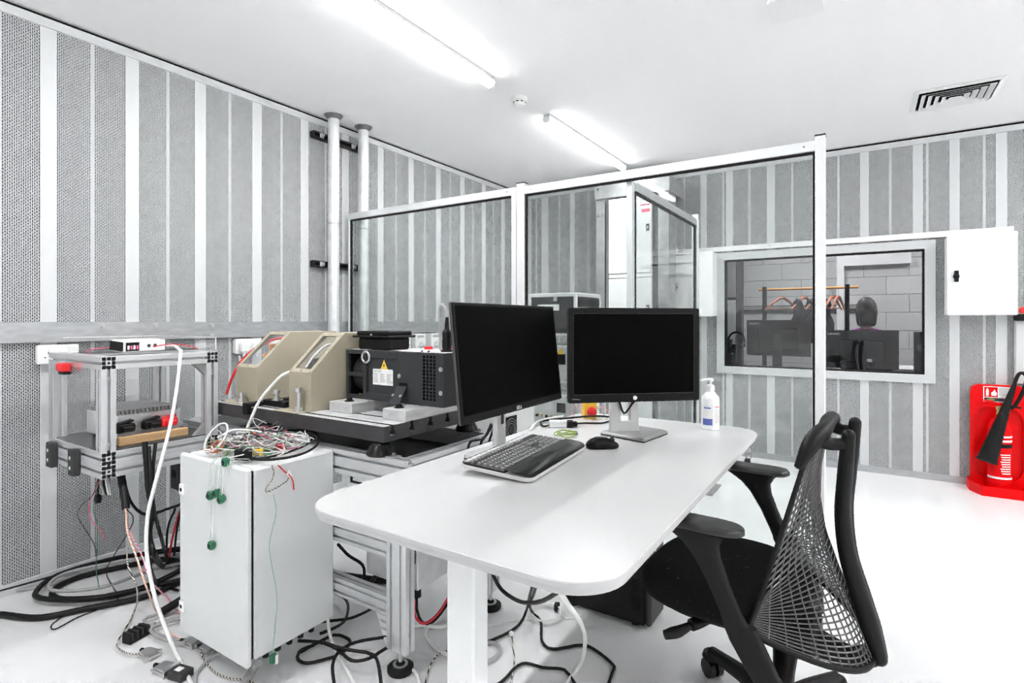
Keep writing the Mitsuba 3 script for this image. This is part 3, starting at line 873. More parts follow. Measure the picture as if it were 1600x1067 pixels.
for h0, h1, mat in ((0.365, 0.378, 'label_white'), (0.335, 0.350, 'label_white'), (0.295, 0.322, 'black_plastic'), (0.08, 0.095, 'label_white')):
    obj('label_band', wrap(-math.pi * 0.93, -math.pi * 0.07, h0, h1, 0.0664), mat, EX)
for k in range(9):
    obj('label_line', wrap(-math.pi * (0.52 - 0.02 * (k % 3)), -math.pi * 0.22, 0.245 - 0.016 * k, 0.253 - 0.016 * k, 0.0664), 'label_white', EX)
obj('valve', cat(cyl(ec + [0, 0, 0.52], ec + [0, 0, 0.555], 0.018, 16), box(ec[0] - 0.02, ec[0] + 0.05, ec[1] - 0.012, ec[1] + 0.012, ec[2] + 0.55, ec[2] + 0.575, 0.003)), 'brass', EX)
obj('lever', cat(rot(box(ec[0] - 0.09, ec[0] + 0.03, ec[1] - 0.009, ec[1] + 0.009, ec[2] + 0.585, ec[2] + 0.597, 0.003), (0, 1, 0), 14, ec + [0, 0, 0.58]),
                 rot(box(ec[0] - 0.085, ec[0] + 0.03, ec[1] - 0.009, ec[1] + 0.009, ec[2] + 0.562, ec[2] + 0.572, 0.003), (0, 1, 0), 4, ec + [0, 0, 0.565])), 'red_paint', EX)
obj('carry_handle', tube([ec + np.array(q) for q in ((0.02, 0, 0.575), (0.06, -0.01, 0.58), (0.11, -0.02, 0.572))], 0.006, 8), 'black_plastic', EX)
top, bot = np.array([0.862, 4.985, 0.76]), np.array([0.712, 4.945, 0.225])
d = (bot - top) / np.linalg.norm(bot - top)
L = np.linalg.norm(bot - top)
obj('horn', lathe([(0.012, 0.0), (0.016, 0.04), (0.020, 0.10), (0.052, L - 0.02), (0.062, L), (0.056, L - 0.002), (0.016, 0.06)], top, d, 26), 'black_plastic', EX, smooth=40)
obj('hose', tube([top + d * 0.03, top - d * 0.06, top + np.array([0.035, 0.0, 0.085]), top + np.array([0.062, 0.012, 0.065]), top + np.array([0.056, 0.02, -0.02]), ec + np.array([0.08, -0.005, 0.585]), ec + np.array([0.045, 0, 0.562])], 0.011, 10), 'black_plastic', EX, smooth=40)

# ================================================================ the test bench: slotted aluminium frame
U = 0.045
MF = thing('test_bench', 'slotted aluminium machine frame carrying the black slotted bed plate', 'frame')
FX0, FX1, FY0, FY1, FZ = -2.75, -1.288, 1.33, 1.90, 0.727
obj('top_beam', profile(0, FX0, FX1, FY0, FY0 + U, FZ - 2 * U, FZ, U), 'alu', MF, smooth=False)
obj('top_beam', profile(0, FX0, FX1, FY1 - U, FY1, FZ - 2 * U, FZ, U), 'alu', MF)
obj('top_beam', profile(1, FY0 + U, FY1 - U, FZ - 2 * U, FZ, FX1 - U, FX1, U), 'alu', MF)
obj('top_beam', profile(1, FY0 + U, FY1 - U, FZ - 2 * U, FZ, FX0, FX0 + U, U), 'alu', MF)
for x0, x1, y0, y1 in ((FX1 - 2 * U, FX1, FY0, FY0 + U), (FX1 - U, FX1, FY1 - 2 * U, FY1), (FX0, FX0 + U, FY0, FY0 + U), (FX0, FX0 + U, FY1 - U, FY1)):
    k = obj('leg', profile(2, 0.075, FZ - 2 * U, x0, x1, y0, y1, U), 'alu', MF)
    cx, cy = (x0 + x1) / 2, (y0 + y1) / 2
    obj('spindle', cyl((cx, cy, 0.03), (cx, cy, 0.075), 0.008, 12), 'steel', k)
    obj('levelling_foot', lathe([(0, 0.0), (0.042, 0.0), (0.045, 0.006), (0.045, 0.016), (0.030, 0.022), (0.012, 0.028), (0.012, 0.034), (0.0, 0.034)], (cx, cy, 0), n=24), 'rubber', k, smooth=30)
    obj('foot_washer', lathe([(0.0, 0.024), (0.026, 0.0235), (0.026, 0.0265), (0.0, 0.0268)], (cx, cy, 0), n=20), 'steel', k)
for z0, z1 in ((0.385, 0.457), (0.185, 0.250)):
    obj('cross_beam', profile(0, FX0 + U, FX1 - 2 * U, FY0, FY0 + U, z0, z1, 0.036), 'alu', MF)
obj('tray', box(FX0 + U, FX1 - U, FY0 + U, FY1 - U, FZ - 0.075, FZ - 0.070), 'black_plastic', MF)
g = Polygon([(FX1 - 2 * U - 0.085, 0.185), (FX1 - 2 * U, 0.185), (FX1 - 2 * U, 0.06), (FX1 - 2 * U - 0.025, 0.06)])
for k in range(4):
    g = g.difference(sbox(FX1 - 2 * U - 0.060 + k * 0.004, 0.165 - 0.026 * k, FX1 - 2 * U - 0.012, 0.175 - 0.026 * k))
obj('gusset', prism(g, (0, FY0 + 0.03, 0), (1, 0, 0), (0, 0, 1), 0.006), 'alu_bright', MF)

# ---- black slotted bed plate on rubber domes
BX0, BX1, BY0, BY1, BZ0, BZ1 = -2.52, -1.40, 1.34, 1.87, 0.775, 0.83
BP = thing('bed_plate', 'heavy dark slotted cast bed plate on rubber domes', 'bed plate')
sec = sbox(BY0, BZ0, BY1, BZ1)
for y in (1.382, 1.480, 1.582, 1.684, 1.786):
    sec = sec.difference(unary_union([sbox(y - 0.007, BZ1 - 0.022, y + 0.007, BZ1 + 0.01), sbox(y - 0.013, BZ1 - 0.036, y + 0.013, BZ1 - 0.020)]))
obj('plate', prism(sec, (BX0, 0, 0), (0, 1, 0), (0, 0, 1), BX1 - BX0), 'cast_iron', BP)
for x, y in ((-1.435, 1.357), (-2.10, 1.357), (-1.44, 1.86), (-2.10, 1.86)):
    dk = obj('rubber_dome', lathe([(0.0, 0.0), (0.046, 0.0), (0.050, 0.005), (0.048, 0.008), (0.044, 0.018), (0.036, 0.034), (0.024, 0.044), (0.0, 0.048)], (x, y, FZ), n=28), 'black_satin', BP, smooth=50)
    obj('base_flange', cat(box(x - 0.034, x + 0.085, y - 0.020, y + 0.020, FZ, FZ + 0.004, 0.001)), 'steel', dk)
    obj('fixing_bolt', hexbolt((x + 0.066, y, FZ + 0.004), 0.007, 0.007), 'steel_dark', dk)
obj('clamp_bar', cat(box(-2.235, -2.20, 1.335, 1.60, BZ1, BZ1 + 0.018, 0.002), box(-2.235, -2.20, 1.322, 1.34, BZ1 - 0.03, BZ1 + 0.018, 0.002), box(-2.21, -2.06, 1.40, 1.44, BZ1, BZ1 + 0.026, 0.003)), 'black_plastic', BP)


def guard(x0, x1, y, lab):
    """Beige sheet-metal guard with a sloped window; open at the rear."""
    t = thing('machine_guard', lab, 'machine guard')
    zt, zs, z0 = 1.147, 0.987, BZ1 + 0.003
    ys, y1 = y + 0.170, y + 0.43
    th = 0.003
    side = [(y, z0), (y1, z0), (y1, zt), (ys, zt), (y, zs)]
    obj('side_plate', prism(side, (x1 - th, 0, 0), (0, 1, 0), (0, 0, 1), th), 'beige_paint', t)
    obj('side_lip', prism([(y, z0), (y + 0.02, z0), (y + 0.02, zs), (ys + 0.02, zt - 0.02), (y1, zt - 0.02), (y1, zt), (ys, zt), (y, zs)], (x0, 0, 0), (0, 1, 0), (0, 0, 1), th), 'beige_paint', t)
    obj('front_plate', box(x0, x1, y - 0.002, y + 0.002, z0, zs, 0.001), 'beige_paint', t)
    obj('top_plate', box(x0, x1, ys, y1, zt - 0.003, zt, 0.001), 'beige_paint', t)
    obj('base_flange', cat(box(x0 - 0.018, x1 - 0.006, y - 0.062, y + 0.01, BZ1, BZ1 + 0.004, 0.001), box(x0, x1, y + 0.01, y1, BZ1, BZ1 + 0.003)), 'beige_paint', t)
    s = np.array([0, ys - y, zt - zs])
    L = np.linalg.norm(s)
    s /= L
    n = np.cross([1, 0, 0], s)
    w = x1 - x0
    ring = sbox(0, 0, w, L).difference(rrect(0.022, w - 0.022, 0.020, L - 0.022, 0.004))
    obj('sloped_frame', prism(ring, np.array([x0, y, zs]) - n * 0.001, (1, 0, 0), s, 0.003), 'beige_paint', t)
    q = [np.array([x0, y, zs]) + np.array([1, 0, 0]) * a + s * b + n * 0.0008 for a, b in ((0.018, 0.016), (w - 0.018, 0.016), (w - 0.018, L - 0.018), (0.018, L - 0.018))]
    obj('window_pane', trimesh.Trimesh(np.array(q), [[0, 1, 2], [0, 2, 3]], process=False), 'acrylic', t)
    for a in (0.011, w / 2, w - 0.011):
        for b in (0.010, L * 0.5, L - 0.011):
            if a != w / 2 or b != L * 0.5:
                p = np.array([x0, y, zs]) + np.array([1, 0, 0]) * a + s * b + n * 0.002
                obj('screw', cyl(p, p + n * 0.003, 0.0045, 10), 'steel', t)
    return t


G1 = guard(-2.437, -2.272, 1.415, 'beige sheet metal guard with sloped clear window, beside the aluminium cage')
obj('base_bolt', cat(cyl((-2.345, 1.385, BZ1 + 0.004), (-2.345, 1.385, BZ1 + 0.022), 0.022, 24), cyl((-2.345, 1.385, BZ1 + 0.022), (-2.345, 1.385, BZ1 + 0.048), 0.013, 16)), 'steel', G1)
G2 = guard(-2.020, -1.875, 1.400, 'beige sheet metal guard with sloped clear window, beside the dark grey motor')
obj('base_bolt', hexbolt((-1.918, 1.372, BZ1 + 0.004), 0.016, 0.016, 0.075), 'steel', G2)
HB = single('hex_bolt', hexbolt((-2.135, 1.42, BZ1 + 0.026), 0.015, 0.014, 0.028), 'steel', 'short steel hex bolt standing on the black clamp between the two beige guards', 'bolt')
# what stands inside the guards
SH = thing('shaft_coupling', 'steel shaft coupling and belt wheel seen through the window of the right guard', 'coupling')
obj('wheel', cat(cyl((-1.995, 1.515, 0.985), (-1.955, 1.515, 0.985), 0.052, 30)), 'dark_grey', SH, smooth=40)
obj('shaft', cyl((-1.995, 1.515, 0.985), (-1.885, 1.515, 0.985), 0.013, 16), 'steel', SH, smooth=40)
obj('collar', cat(cyl((-1.935, 1.515, 0.985), (-1.91, 1.515, 0.985), 0.026, 20)), 'white_plastic', SH, smooth=40)
obj('bearing_block', cat(box(-1.912, -1.885, 1.52, 1.57, 0.98, 1.035, 0.003), box(-2.0, -1.88, 1.47, 1.57, BZ1 + 0.004, 0.93, 0.004)), 'milled_alu', SH)
single('guard_cable', tube([(-1.985, 1.455, 1.0), (-1.975, 1.49, 1.05), (-1.955, 1.54, 1.095), (-1.925, 1.57, 1.09), (-1.90, 1.56, 1.04)], 0.005, 8), 'cable_white', 'white cable loop behind the clear window of the right beige guard', 'cable', smooth=40)
single('red_cable', tube([atx(354, 616, -2.56), atx(362, 592, -2.56), atx(375, 567, -2.55), atx(395, 547, -2.52), atx(415, 537, -2.50), atx(440, 528, -2.46), (-2.42, 1.95, 1.125)], 0.006, 8), 'red_plastic', 'red cable rising behind the left beige guard', 'cable', smooth=40)
single('connector', cat(*[box(q[0] - 0.012, q[0] + 0.012, q[1] - 0.016, q[1] + 0.016, q[2] - r, q[2] + r, 0.004) for q, r in ((atx(427, 543, -2.46), 0.018), (atx(417, 556, -2.47), 0.013))], tube([atx(427, 543, -2.46), atx(417, 556, -2.47), atx(410, 568, -2.48), atx(400, 600, -2.49), atx(400, 629, -2.49)], 0.004, 6)), 'orange', 'orange connector seen through the clear window of the left beige guard', 'connector')

# ---- clamp blocks and the motor on them
KB = thing('clamp_block', 'milled aluminium clamp block under the left end of the dark grey motor', 'block')
obj('block', box(-1.835, -1.70, 1.455, 1.72, BZ1, BZ1 + 0.041, 0.002), 'milled_alu', KB)
obj('bolt', hexbolt((-1.765, 1.50, BZ1 + 0.041), 0.012, 0.010), 'black_plastic', KB)
KB = thing('clamp_block', 'milled aluminium clamp block under the right end of the dark grey motor', 'block')
obj('block', box(-1.520, -1.402, 1.448, 1.79, BZ1, BZ1 + 0.041, 0.002), 'milled_alu', KB)
obj('bolt', hexbolt((-1.475, 1.49, BZ1 + 0.041), 0.012, 0.010), 'black_plastic', KB)

MO = thing('motor', 'dark grey servo motor with square vent grid, rating plate and yellow warning triangle', 'motor')
mx0, mx1, my0, my1, mz0, mz1 = -1.868, -1.325, 1.571, 1.80, BZ1 + 0.0415, 1.078
xa, xb = -1.745, -1.565       # end of the open belt housing, start of the main cover
# main cover with its grid of square holes
face = sbox(xb, mz0, mx1, mz1)
for i in range(4):
    for j in range(13):
        hx, hz = mx1 - 0.046 - 0.0175 * (3 - i) - 0.006, mz0 + 0.022 + 0.0135 * j
        face = face.difference(sbox(hx, hz, hx + 0.012, hz + 0.010))
obj('cover_front', prism(face, (0, my0 + 0.003, 0), (1, 0, 0), (0, 0, 1), 0.003), 'motor_grey', MO)
obj('cover_core', box(xb + 0.002, mx1 - 0.002, my0 + 0.012, my1, mz0, mz1 - 0.003), 'black_plastic', MO)
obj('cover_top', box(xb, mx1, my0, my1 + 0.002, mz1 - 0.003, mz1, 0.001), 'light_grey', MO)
obj('cover_end', box(mx1 - 0.003, mx1, my0, my1, mz0, mz1, 0.001), 'motor_grey', MO)
obj('middle_body', box(xa, xb - 0.001, my0 + 0.008, my1, mz0 + 0.008, mz1 - 0.004, 0.004), 'motor_grey', MO)
for z0, z1 in ((mz1 - 0.034, mz1), (mz0 - 0.002, mz0 + 0.030)):
    obj('flange_rib', box(xa - 0.004, xb - 0.001, my0 + 0.001, my0 + 0.03, z0, z1, 0.003), 'motor_grey', MO)
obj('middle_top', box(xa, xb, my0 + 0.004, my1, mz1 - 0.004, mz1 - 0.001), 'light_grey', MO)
fr = sbox(mx0, mz0, xa, mz1).difference(unary_union([sbox(mx0 + 0.014, mz0 + 0.110, xa - 0.020, mz1 - 0.018), sbox(mx0 + 0.014, mz0 + 0.016, xa - 0.020, mz0 + 0.094)]))
obj('belt_housing_front', prism(fr, (0, my0 + 0.012, 0), (1, 0, 0), (0, 0, 1), 0.012), 'motor_grey', MO)
obj('belt_housing_shell', cat(box(mx0, mx0 + 0.006, my0 + 0.012, my1, mz0, mz1), box(mx0, xa, my1 - 0.006, my1, mz0, mz1), box(mx0, xa, my0 + 0.012, my1, mz0, mz0 + 0.006)), 'black_plastic', MO)
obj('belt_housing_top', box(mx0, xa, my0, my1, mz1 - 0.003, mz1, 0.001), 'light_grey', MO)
obj('drum', cyl((mx0 + 0.008, my0 + 0.11, mz0 + 0.10), (xa, my0 + 0.11, mz0 + 0.10), 0.082, 36), 'dark_grey', MO, smooth=40)
obj('terminal_nuts', cat(*[hexbolt((xa - 0.07 + 0.022 * k, my0 + 0.03, mz0 + 0.006), 0.007, 0.008) for k in range(3)]), 'brass', MO)
obj('lifting_eye', tube([(xa + 0.002 + 0.022 * math.cos(t), my0 - 0.004, mz1 - 0.030 + 0.022 * math.sin(t)) for t in np.linspace(0, 2 * math.pi, 22, endpoint=False)], 0.006, 8, closed=True), 'steel', MO, smooth=50)
tri = Polygon([(-1.672, mz1 - 0.083), (-1.624, mz1 - 0.083), (-1.648, mz1 - 0.037)])
ws = obj('warning_triangle', prism(tri, (0, my0 + 0.0085, 0), (1, 0, 0), (0, 0, 1), 0.001), 'yellow', MO)
obj('arrow', cat(prism([(-1.653, mz1 - 0.073), (-1.643, mz1 - 0.061), (-1.649, mz1 - 0.060), (-1.645, mz1 - 0.051), (-1.655, mz1 - 0.064), (-1.649, mz1 - 0.065)], (0, my0 + 0.0076, 0), (1, 0, 0), (0, 0, 1), 0.0004)), 'print_dark', ws)
rp = obj('rating_plate', box(-1.712, -1.596, my0 + 0.0055, my0 + 0.0078, mz0 + 0.064, mz0 + 0.130, 0.001), 'label_white', MO)
obj('print', cat(text('GATOR', 0.009, (-1.704, my0 + 0.0055, mz0 + 0.117), (1, 0, 0), (0, 0, 1), bold=True),
                 *[box(-1.706 + 0.038 * (k % 3), -1.706 + 0.038 * (k % 3) + rng.uniform(0.018, 0.034), my0 + 0.0050, my0 + 0.0055, mz0 + 0.108 - 0.0055 * (k // 3), mz0 + 0.1105 - 0.0055 * (k // 3)) for k in range(21)]), 'print_grey', rp)
for x, z in ((mx1 - 0.013, mz1 - 0.062), (mx1 - 0.013, mz0 + 0.055), (xb + 0.012, mz0 + 0.108)):
    obj('cover_screw', hexbolt((x, my0 - 0.0002, z), 0.006, 0.004, axis=(0, -1, 0)), 'steel', MO)
obj('slot', box(xb + 0.010, xb + 0.055, my0 - 0.001, my0 + 0.002, mz0 + 0.066, mz0 + 0.082, 0.001), 'black_void', MO)
v0 = np.array([-1.540, my0 - 0.003, mz0 + 0.070])
v1 = np.array([-1.527, my0 - 0.060, mz0 + 0.003])
ex = np.array([0.028, 0, 0])
nn = np.array([0, 0.76, -0.65]) * 0.0045
fbk = obj('foot_bracket', trimesh.convex.convex_hull(np.array([v0 - ex, v0 + ex, v1 - ex, v1 + ex, v0 - ex + nn, v0 + ex + nn, v1 - ex + nn, v1 + ex + nn])), 'motor_grey', MO)
obj('bracket_screw', cat(*[hexbolt((v0 * 0.45 + v1 * 0.55) + np.array([q * 0.02, -0.001, 0.001]), 0.004, 0.003, axis=(0, -0.76, 0.65)) for q in (-1, 1)]), 'steel', fbk)
obj('top_screws', cat(*[cyl((x, 1.60, mz1), (x, 1.60, mz1 + 0.005), 0.005, 12) for x in (-1.46, -1.425)]), 'black_plastic', MO)

TB = thing('terminal_box', 'black lidded terminal box on top of the motor', 'terminal box')
obj('body', box(-1.830, -1.645, 1.60, 1.73, mz1, mz1 + 0.052, 0.008), 'black_plastic', TB)
obj('rim', box(-1.848, -1.627, 1.585, 1.745, mz1 + 0.050, mz1 + 0.060, 0.003), 'black_plastic', TB)
obj('lid', box(-1.832, -1.64, 1.595, 1.735, mz1 + 0.060, mz1 + 0.078, 0.004), 'black_plastic', TB)
obj('lid_screw', cyl((-1.735, 1.590, mz1 + 0.06), (-1.735, 1.590, mz1 + 0.066), 0.005, 10), 'steel', TB)
CP = thing('round_plug', 'black round cable plug standing on the motor beside the left monitor', 'plug')
pc = np.array([-1.375, 1.65, mz1])
obj('body', lathe([(0.0, 0.0), (0.024, 0.0), (0.024, 0.006), (0.017, 0.008), (0.019, 0.02), (0.019, 0.05), (0.016, 0.052), (0.018, 0.056), (0.018, 0.078), (0.012, 0.086), (0.009, 0.09), (0.007, 0.135), (0.0, 0.135)], pc, n=20), 'black_satin', CP, smooth=35)
obj('cable', tube([pc + np.array(q) for q in ((0, 0, 0.13), (-0.006, 0, 0.165), (-0.025, 0.0, 0.185), (-0.040, 0.005, 0.165), (-0.060, 0.03, 0.08), (-0.075, 0.05, 0.004))], 0.0065, 8), 'cable_grey', CP, smooth=40)
single('red_plug', cat(cyl((-1.46, 1.74, mz1), (-1.46, 1.74, mz1 + 0.02), 0.012, 14), cyl((-1.425, 1.75, mz1), (-1.425, 1.75, mz1 + 0.012), 0.010, 14)), 'red_plastic', 'small red plug caps on the motor beside the grey cable', 'cap')
single('red_plug', cyl((-1.56, 1.75, mz1), (-1.56, 1.75, mz1 + 0.012), 0.018, 16), 'red_plastic', 'small red cap on the motor in front of the middle isolator switch', 'cap')

# ---- drive unit hanging under the frame
DU = thing('drive_unit', 'bare metal drive unit hung under the machine frame behind the desk leg', 'drive unit')
obj('case', box(-1.60, -1.335, 1.44, 1.76, 0.235, 0.47, 0.003), 'duct_metal', DU)
for k in range(4):
    obj('vent', box(-1.372 - 0.05 * k, -1.345 - 0.05 * k, 1.437, 1.441, 0.33, 0.45, 0.001), 'black_plastic', DU)
obj('outlet', cyl((-1.41, 1.44, 0.285), (-1.41, 1.425, 0.285), 0.03, 20), 'steel', DU, smooth=40)
obj('nameplate', box(-1.335, -1.3335, 1.60, 1.625, 0.30, 0.33), 'mid_grey', DU)
obj('hanger', box(-1.59, -1.57, 1.45, 1.75, 0.47, 0.64), 'alu', DU)
obj('hanger', box(-1.37, -1.35, 1.45, 1.75, 0.47, 0.64), 'alu', DU)
obj('gland', cyl((-1.37, 1.47, 0.235), (-1.37, 1.47, 0.195), 0.018, 14), 'black_plastic', DU)
CT = thing('contactor', 'dark electrical unit on the cross beam behind the grey cabinet', 'electrical unit')
obj('body', box(-1.86, -1.55, 1.42, 1.52, 0.375, 0.43, 0.004), 'dark_grey', CT)
for k in range(4):
    obj('terminal', cyl((-1.80 + 0.075 * k, 1.42, 0.40), (-1.80 + 0.075 * k, 1.41, 0.40), 0.018, 14), 'light_grey', CT)
obj('carrier', box(-1.84, -1.57, 1.376, 1.42, 0.378, 0.425), 'steel_dark', CT)

# ---- tall grey cabinet in front of the frame
CA = thing('control_cabinet', 'light grey steel control cabinet with wires heaped on top, front left', 'cabinet')
cx0, cx1, cy0, cy1, cz0, cz1 = -2.062, -1.645, 0.985, 1.327, 0.10, 0.722
obj('body', box(cx0 + 0.004, cx1, cy0 + 0.030, cy1, cz0 + 0.004, cz1, 0.006), 'cabinet_grey', CA)
obj('seal', box(cx0 + 0.012, cx1 - 0.008, cy0 + 0.020, cy0 + 0.032, cz0 + 0.01, cz1 - 0.008), 'black_gasket', CA)
dk = obj('door', box(cx0, cx1 + 0.002, cy0, cy0 + 0.021, cz0 - 0.010, cz1 + 0.004, 0.006), 'cabinet_grey', CA)
for z in (0.600, 0.185):
    obj('lock', box(cx0 + 0.012, cx0 + 0.040, cy0 - 0.008, cy0, z - 0.019, z + 0.019, 0.002), 'white_plastic', dk)
    obj('keyhole', cyl((cx0 + 0.026, cy0 - 0.008, z), (cx0 + 0.026, cy0 - 0.0085, z), 0.007, 14), 'black_void', dk)
for x in (cx0 + 0.04, cx1 - 0.04):
    for z in (0.655, 0.42, 0.215):
        obj('hanging_bracket', box(x - 0.02, x + 0.02, cy1 - 0.001, FY0 - 0.0004, z - 0.025, z + 0.025), 'steel_dark', CA)
for k in range(5):
    gx, gy = cx1 - 0.05, cy0 + 0.10 + 0.045 * k
    gk = obj('cable_gland', cat(cyl((gx, gy, cz0 + 0.004), (gx, gy, cz0 - 0.018), 0.014, 14), cyl((gx, gy, cz0 - 0.018), (gx, gy, cz0 - 0.034), 0.010, 14)), 'black_plastic', CA)

# ---- aluminium cage on the left with its contents
CG = thing('aluminium_cage', 'open cage of slotted aluminium bars with clear acrylic panels, far left', 'cage')
P_ = 0.05
gx0, gx1, gy0, gy1, gz0, gz1 = -2.96, -2.43, 0.88, 1.325, 0.595, 1.062
for x in (gx0, gx1 - P_):
    for bz in (gz1 - P_, gz0, gz0 + P_):
        obj('bar', profile(1, gy0 + P_, gy1 - P_, bz, bz + P_, x, x + P_, P_), 'alu_matt', CG)
    for y in (gy0, gy1 - P_):
        obj('upright', profile(2, gz0 + 2 * P_, gz1 - P_, x, x + P_, y, y + P_, P_), 'alu_matt', CG)
for y in (gy0, gy1 - P_):
    for bz in (gz1 - P_, gz0, gz0 + P_):
        bk = obj('bar', profile(0, gx0, gx1, y, y + P_, bz, bz + P_, P_), 'alu_matt', CG)
        # flat black squares painting the shade inside the open bar end
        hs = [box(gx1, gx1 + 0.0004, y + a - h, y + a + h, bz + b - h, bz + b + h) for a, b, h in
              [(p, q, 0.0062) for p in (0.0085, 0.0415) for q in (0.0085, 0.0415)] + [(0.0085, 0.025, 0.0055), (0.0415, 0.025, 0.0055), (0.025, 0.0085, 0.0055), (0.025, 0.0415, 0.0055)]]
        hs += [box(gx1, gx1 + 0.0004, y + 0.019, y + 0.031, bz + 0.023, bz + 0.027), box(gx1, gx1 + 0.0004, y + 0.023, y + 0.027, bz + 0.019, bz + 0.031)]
        obj('end_shade', cat(hs), 'black_void', bk, kind='stuff')
obj('base_sheet', box(gx0 + 0.01, gx1 - 0.01, gy0 + 0.01, gy1 - 0.01, gz0 + 2 * P_, gz0 + 2 * P_ + 0.004), 'dark_grey', CG)


def sheet(a, b, c, d):
    return trimesh.Trimesh(np.array([a, b, c, d], float), [[0, 1, 2], [0, 2, 3]], process=False)


zt = gz1 + 0.008
obj('acrylic_front', sheet((gx0 + 0.01, gy0 - 0.006, gz0 + 0.08), (gx1 - 0.06, gy0 - 0.006, gz0 + 0.08), (gx1 - 0.06, gy0 - 0.006, gz1 + 0.005), (gx0 + 0.01, gy0 - 0.006, gz1 + 0.005)), 'acrylic', CG)
obj('acrylic_side', sheet((gx1 + 0.004, gy0 + 0.06, gz0 + 0.10), (gx1 + 0.004, gy1 - 0.05, gz0 + 0.10), (gx1 + 0.004, gy1 - 0.05, gz0 + 0.17), (gx1 + 0.004, gy0 + 0.06, gz0 + 0.17)), 'acrylic', CG)
obj('acrylic_lid', sheet((gx0 - 0.01, gy0 - 0.005, zt), (gx1, gy0 - 0.005, zt), (gx1, gy1, zt), (gx0 - 0.01, gy1, zt)), 'acrylic', CG)
obj('acrylic_rim', cat(sheet((gx0, gy1 - 0.01, zt), (gx1, gy1 - 0.01, zt), (gx1, gy1 - 0.01, zt + 0.055), (gx0, gy1 - 0.01, zt + 0.055)), sheet((gx0, gy0 + 0.05, zt), (gx0, gy1 - 0.01, zt), (gx0, gy1 - 0.01, zt + 0.055), (gx0, gy0 + 0.05, zt + 0.055))), 'acrylic', CG)
obj('acrylic_edge', cat(box(gx0, gx1, gy1 - 0.012, gy1 - 0.009, zt + 0.054, zt + 0.0565), box(gx0 - 0.0015, gx0 + 0.0015, gy0 + 0.05, gy1 - 0.01, zt + 0.054, zt + 0.0565), box(gx1 - 0.003, gx1, gy1 - 0.012, gy1 - 0.009, zt, zt + 0.055)), 'white_gloss', CG)
for x in (gx0 + 0.055, gx1 - 0.24):
    hk = obj('grip_block', box(x, x + 0.052, gy0 - 0.028, gy0, gz0 - 0.012, gz0 + 0.092, 0.004), 'dark_grey', CG)
    obj('grip_screw', cat(*[cyl((x + 0.026, gy0 - 0.028, gz0 + q), (x + 0.026, gy0 - 0.030, gz0 + q), 0.007, 12) for q in (0.02, 0.06)]), 'light_grey', hk)
for x, y, z, ax in ((gx1, gy0 + 0.025, gz1 - 0.085, (1, 0, 0)), (gx1, gy0 + 0.025, gz0 + 0.13, (1, 0, 0)), (gx1, gy1 - 0.025, gz1 - 0.10, (1, 0, 0)), (gx1, gy1 - 0.025, gz0 + 0.13, (1, 0, 0)), (gx1 - 0.025, gy0, gz1 - 0.09, (0, -1, 0)), (gx1 - 0.025, gy0, gz0 + 0.12, (0, -1, 0))):
    obj('screw', hexbolt((x, y, z), 0.005, 0.004, axis=ax), 'steel', CG)
for y, s in ((gy1 - P_, -1),):
    for z, q in ((gz0 + 2 * P_, 1), (gz1 - P_, -1)):
        obj('corner_gusset', prism([(y, z), (y + s * 0.05, z), (y, z + q * 0.05)], (gx1 - P_ + 0.012, 0, 0), (0, 1, 0), (0, 0, 1), 0.026), 'mid_grey', CG)
LT = thing('toggle_latch', 'red toggle latch on the front corner of the aluminium cage', 'latch')
p = aty(97, 575, gy0 - 0.03)
obj('lever', cat(box(p[0] - 0.034, p[0] + 0.030, gy0 - 0.042, gy0 - 0.008, p[2] - 0.014, p[2] + 0.020, 0.006)), 'red_plastic', LT)
obj('base', cat(box(p[0] - 0.030, p[0] + 0.022, gy0 - 0.034, gy0 - 0.006, p[2] - 0.026, p[2] - 0.014, 0.003)), 'black_plastic', LT)

EC = thing('finned_controller', 'silver finned controller box inside the aluminium cage', 'controller')
ex0, ex1, ey0, ey1, ez = -2.87, -2.575, 0.985, 1.235, gz0 + 2 * P_ + 0.004
obj('case', box(ex0, ex1, ey0, ey1, ez + 0.01, ez + 0.11, 0.004), 'alu_bright', EC)
for k in range(16):
    y = ey0 + 0.004 + k * 0.0152
    obj('fin', box(ex0 + 0.004, ex1 + 0.004, y, y + 0.007, ez + 0.11, ez + 0.128), 'mid_grey', EC)
obj('clear_cover', sheet((ex1 + 0.012, ey0 - 0.01, ez + 0.004), (ex1 + 0.012, ey1 + 0.03, ez + 0.004), (ex1 + 0.012, ey1 + 0.03, ez + 0.12), (ex1 + 0.012, ey0 - 0.01, ez + 0.12)), 'acrylic', EC)
WP = single('wood_strip', box(-2.510, -2.485, 0.96, 1.225, ez, ez + 0.034, 0.002), 'wood', 'pale wooden strip lying inside the cage in front of the finned controller', 'wood strip')
for (y, mat, lab) in ((1.00, 'black_plastic', 'black multi-way plug in the cage nearest the front corner'), (1.10, 'black_plastic', 'black multi-way plug in the cage, middle one'), (1.165, 'red_plastic', 'red multi-way plug in the cage beside the black plugs')):
    t = thing('plug', lab, 'plug')
    obj('shell', cat(rot(box(-2.555, -2.515, y - 0.035, y + 0.035, ez + 0.045, ez + 0.080, 0.006), (0, 0, 1), 12, (-2.53, y, ez)), box(-2.53, -2.495, y - 0.02, y + 0.02, ez + 0.05, ez + 0.072, 0.004)), mat, t)
    obj('lever', rot(box(-2.552, -2.52, y - 0.028, y + 0.03, ez + 0.080, ez + 0.090, 0.003), (1, 0, 0), 12, (-2.53, y, ez + 0.08)), 'black_plastic' if mat != 'red_plastic' else mat, t)

WH = thing('network_box', 'small white network box with black ports lying on the acrylic lid of the cage', 'box')


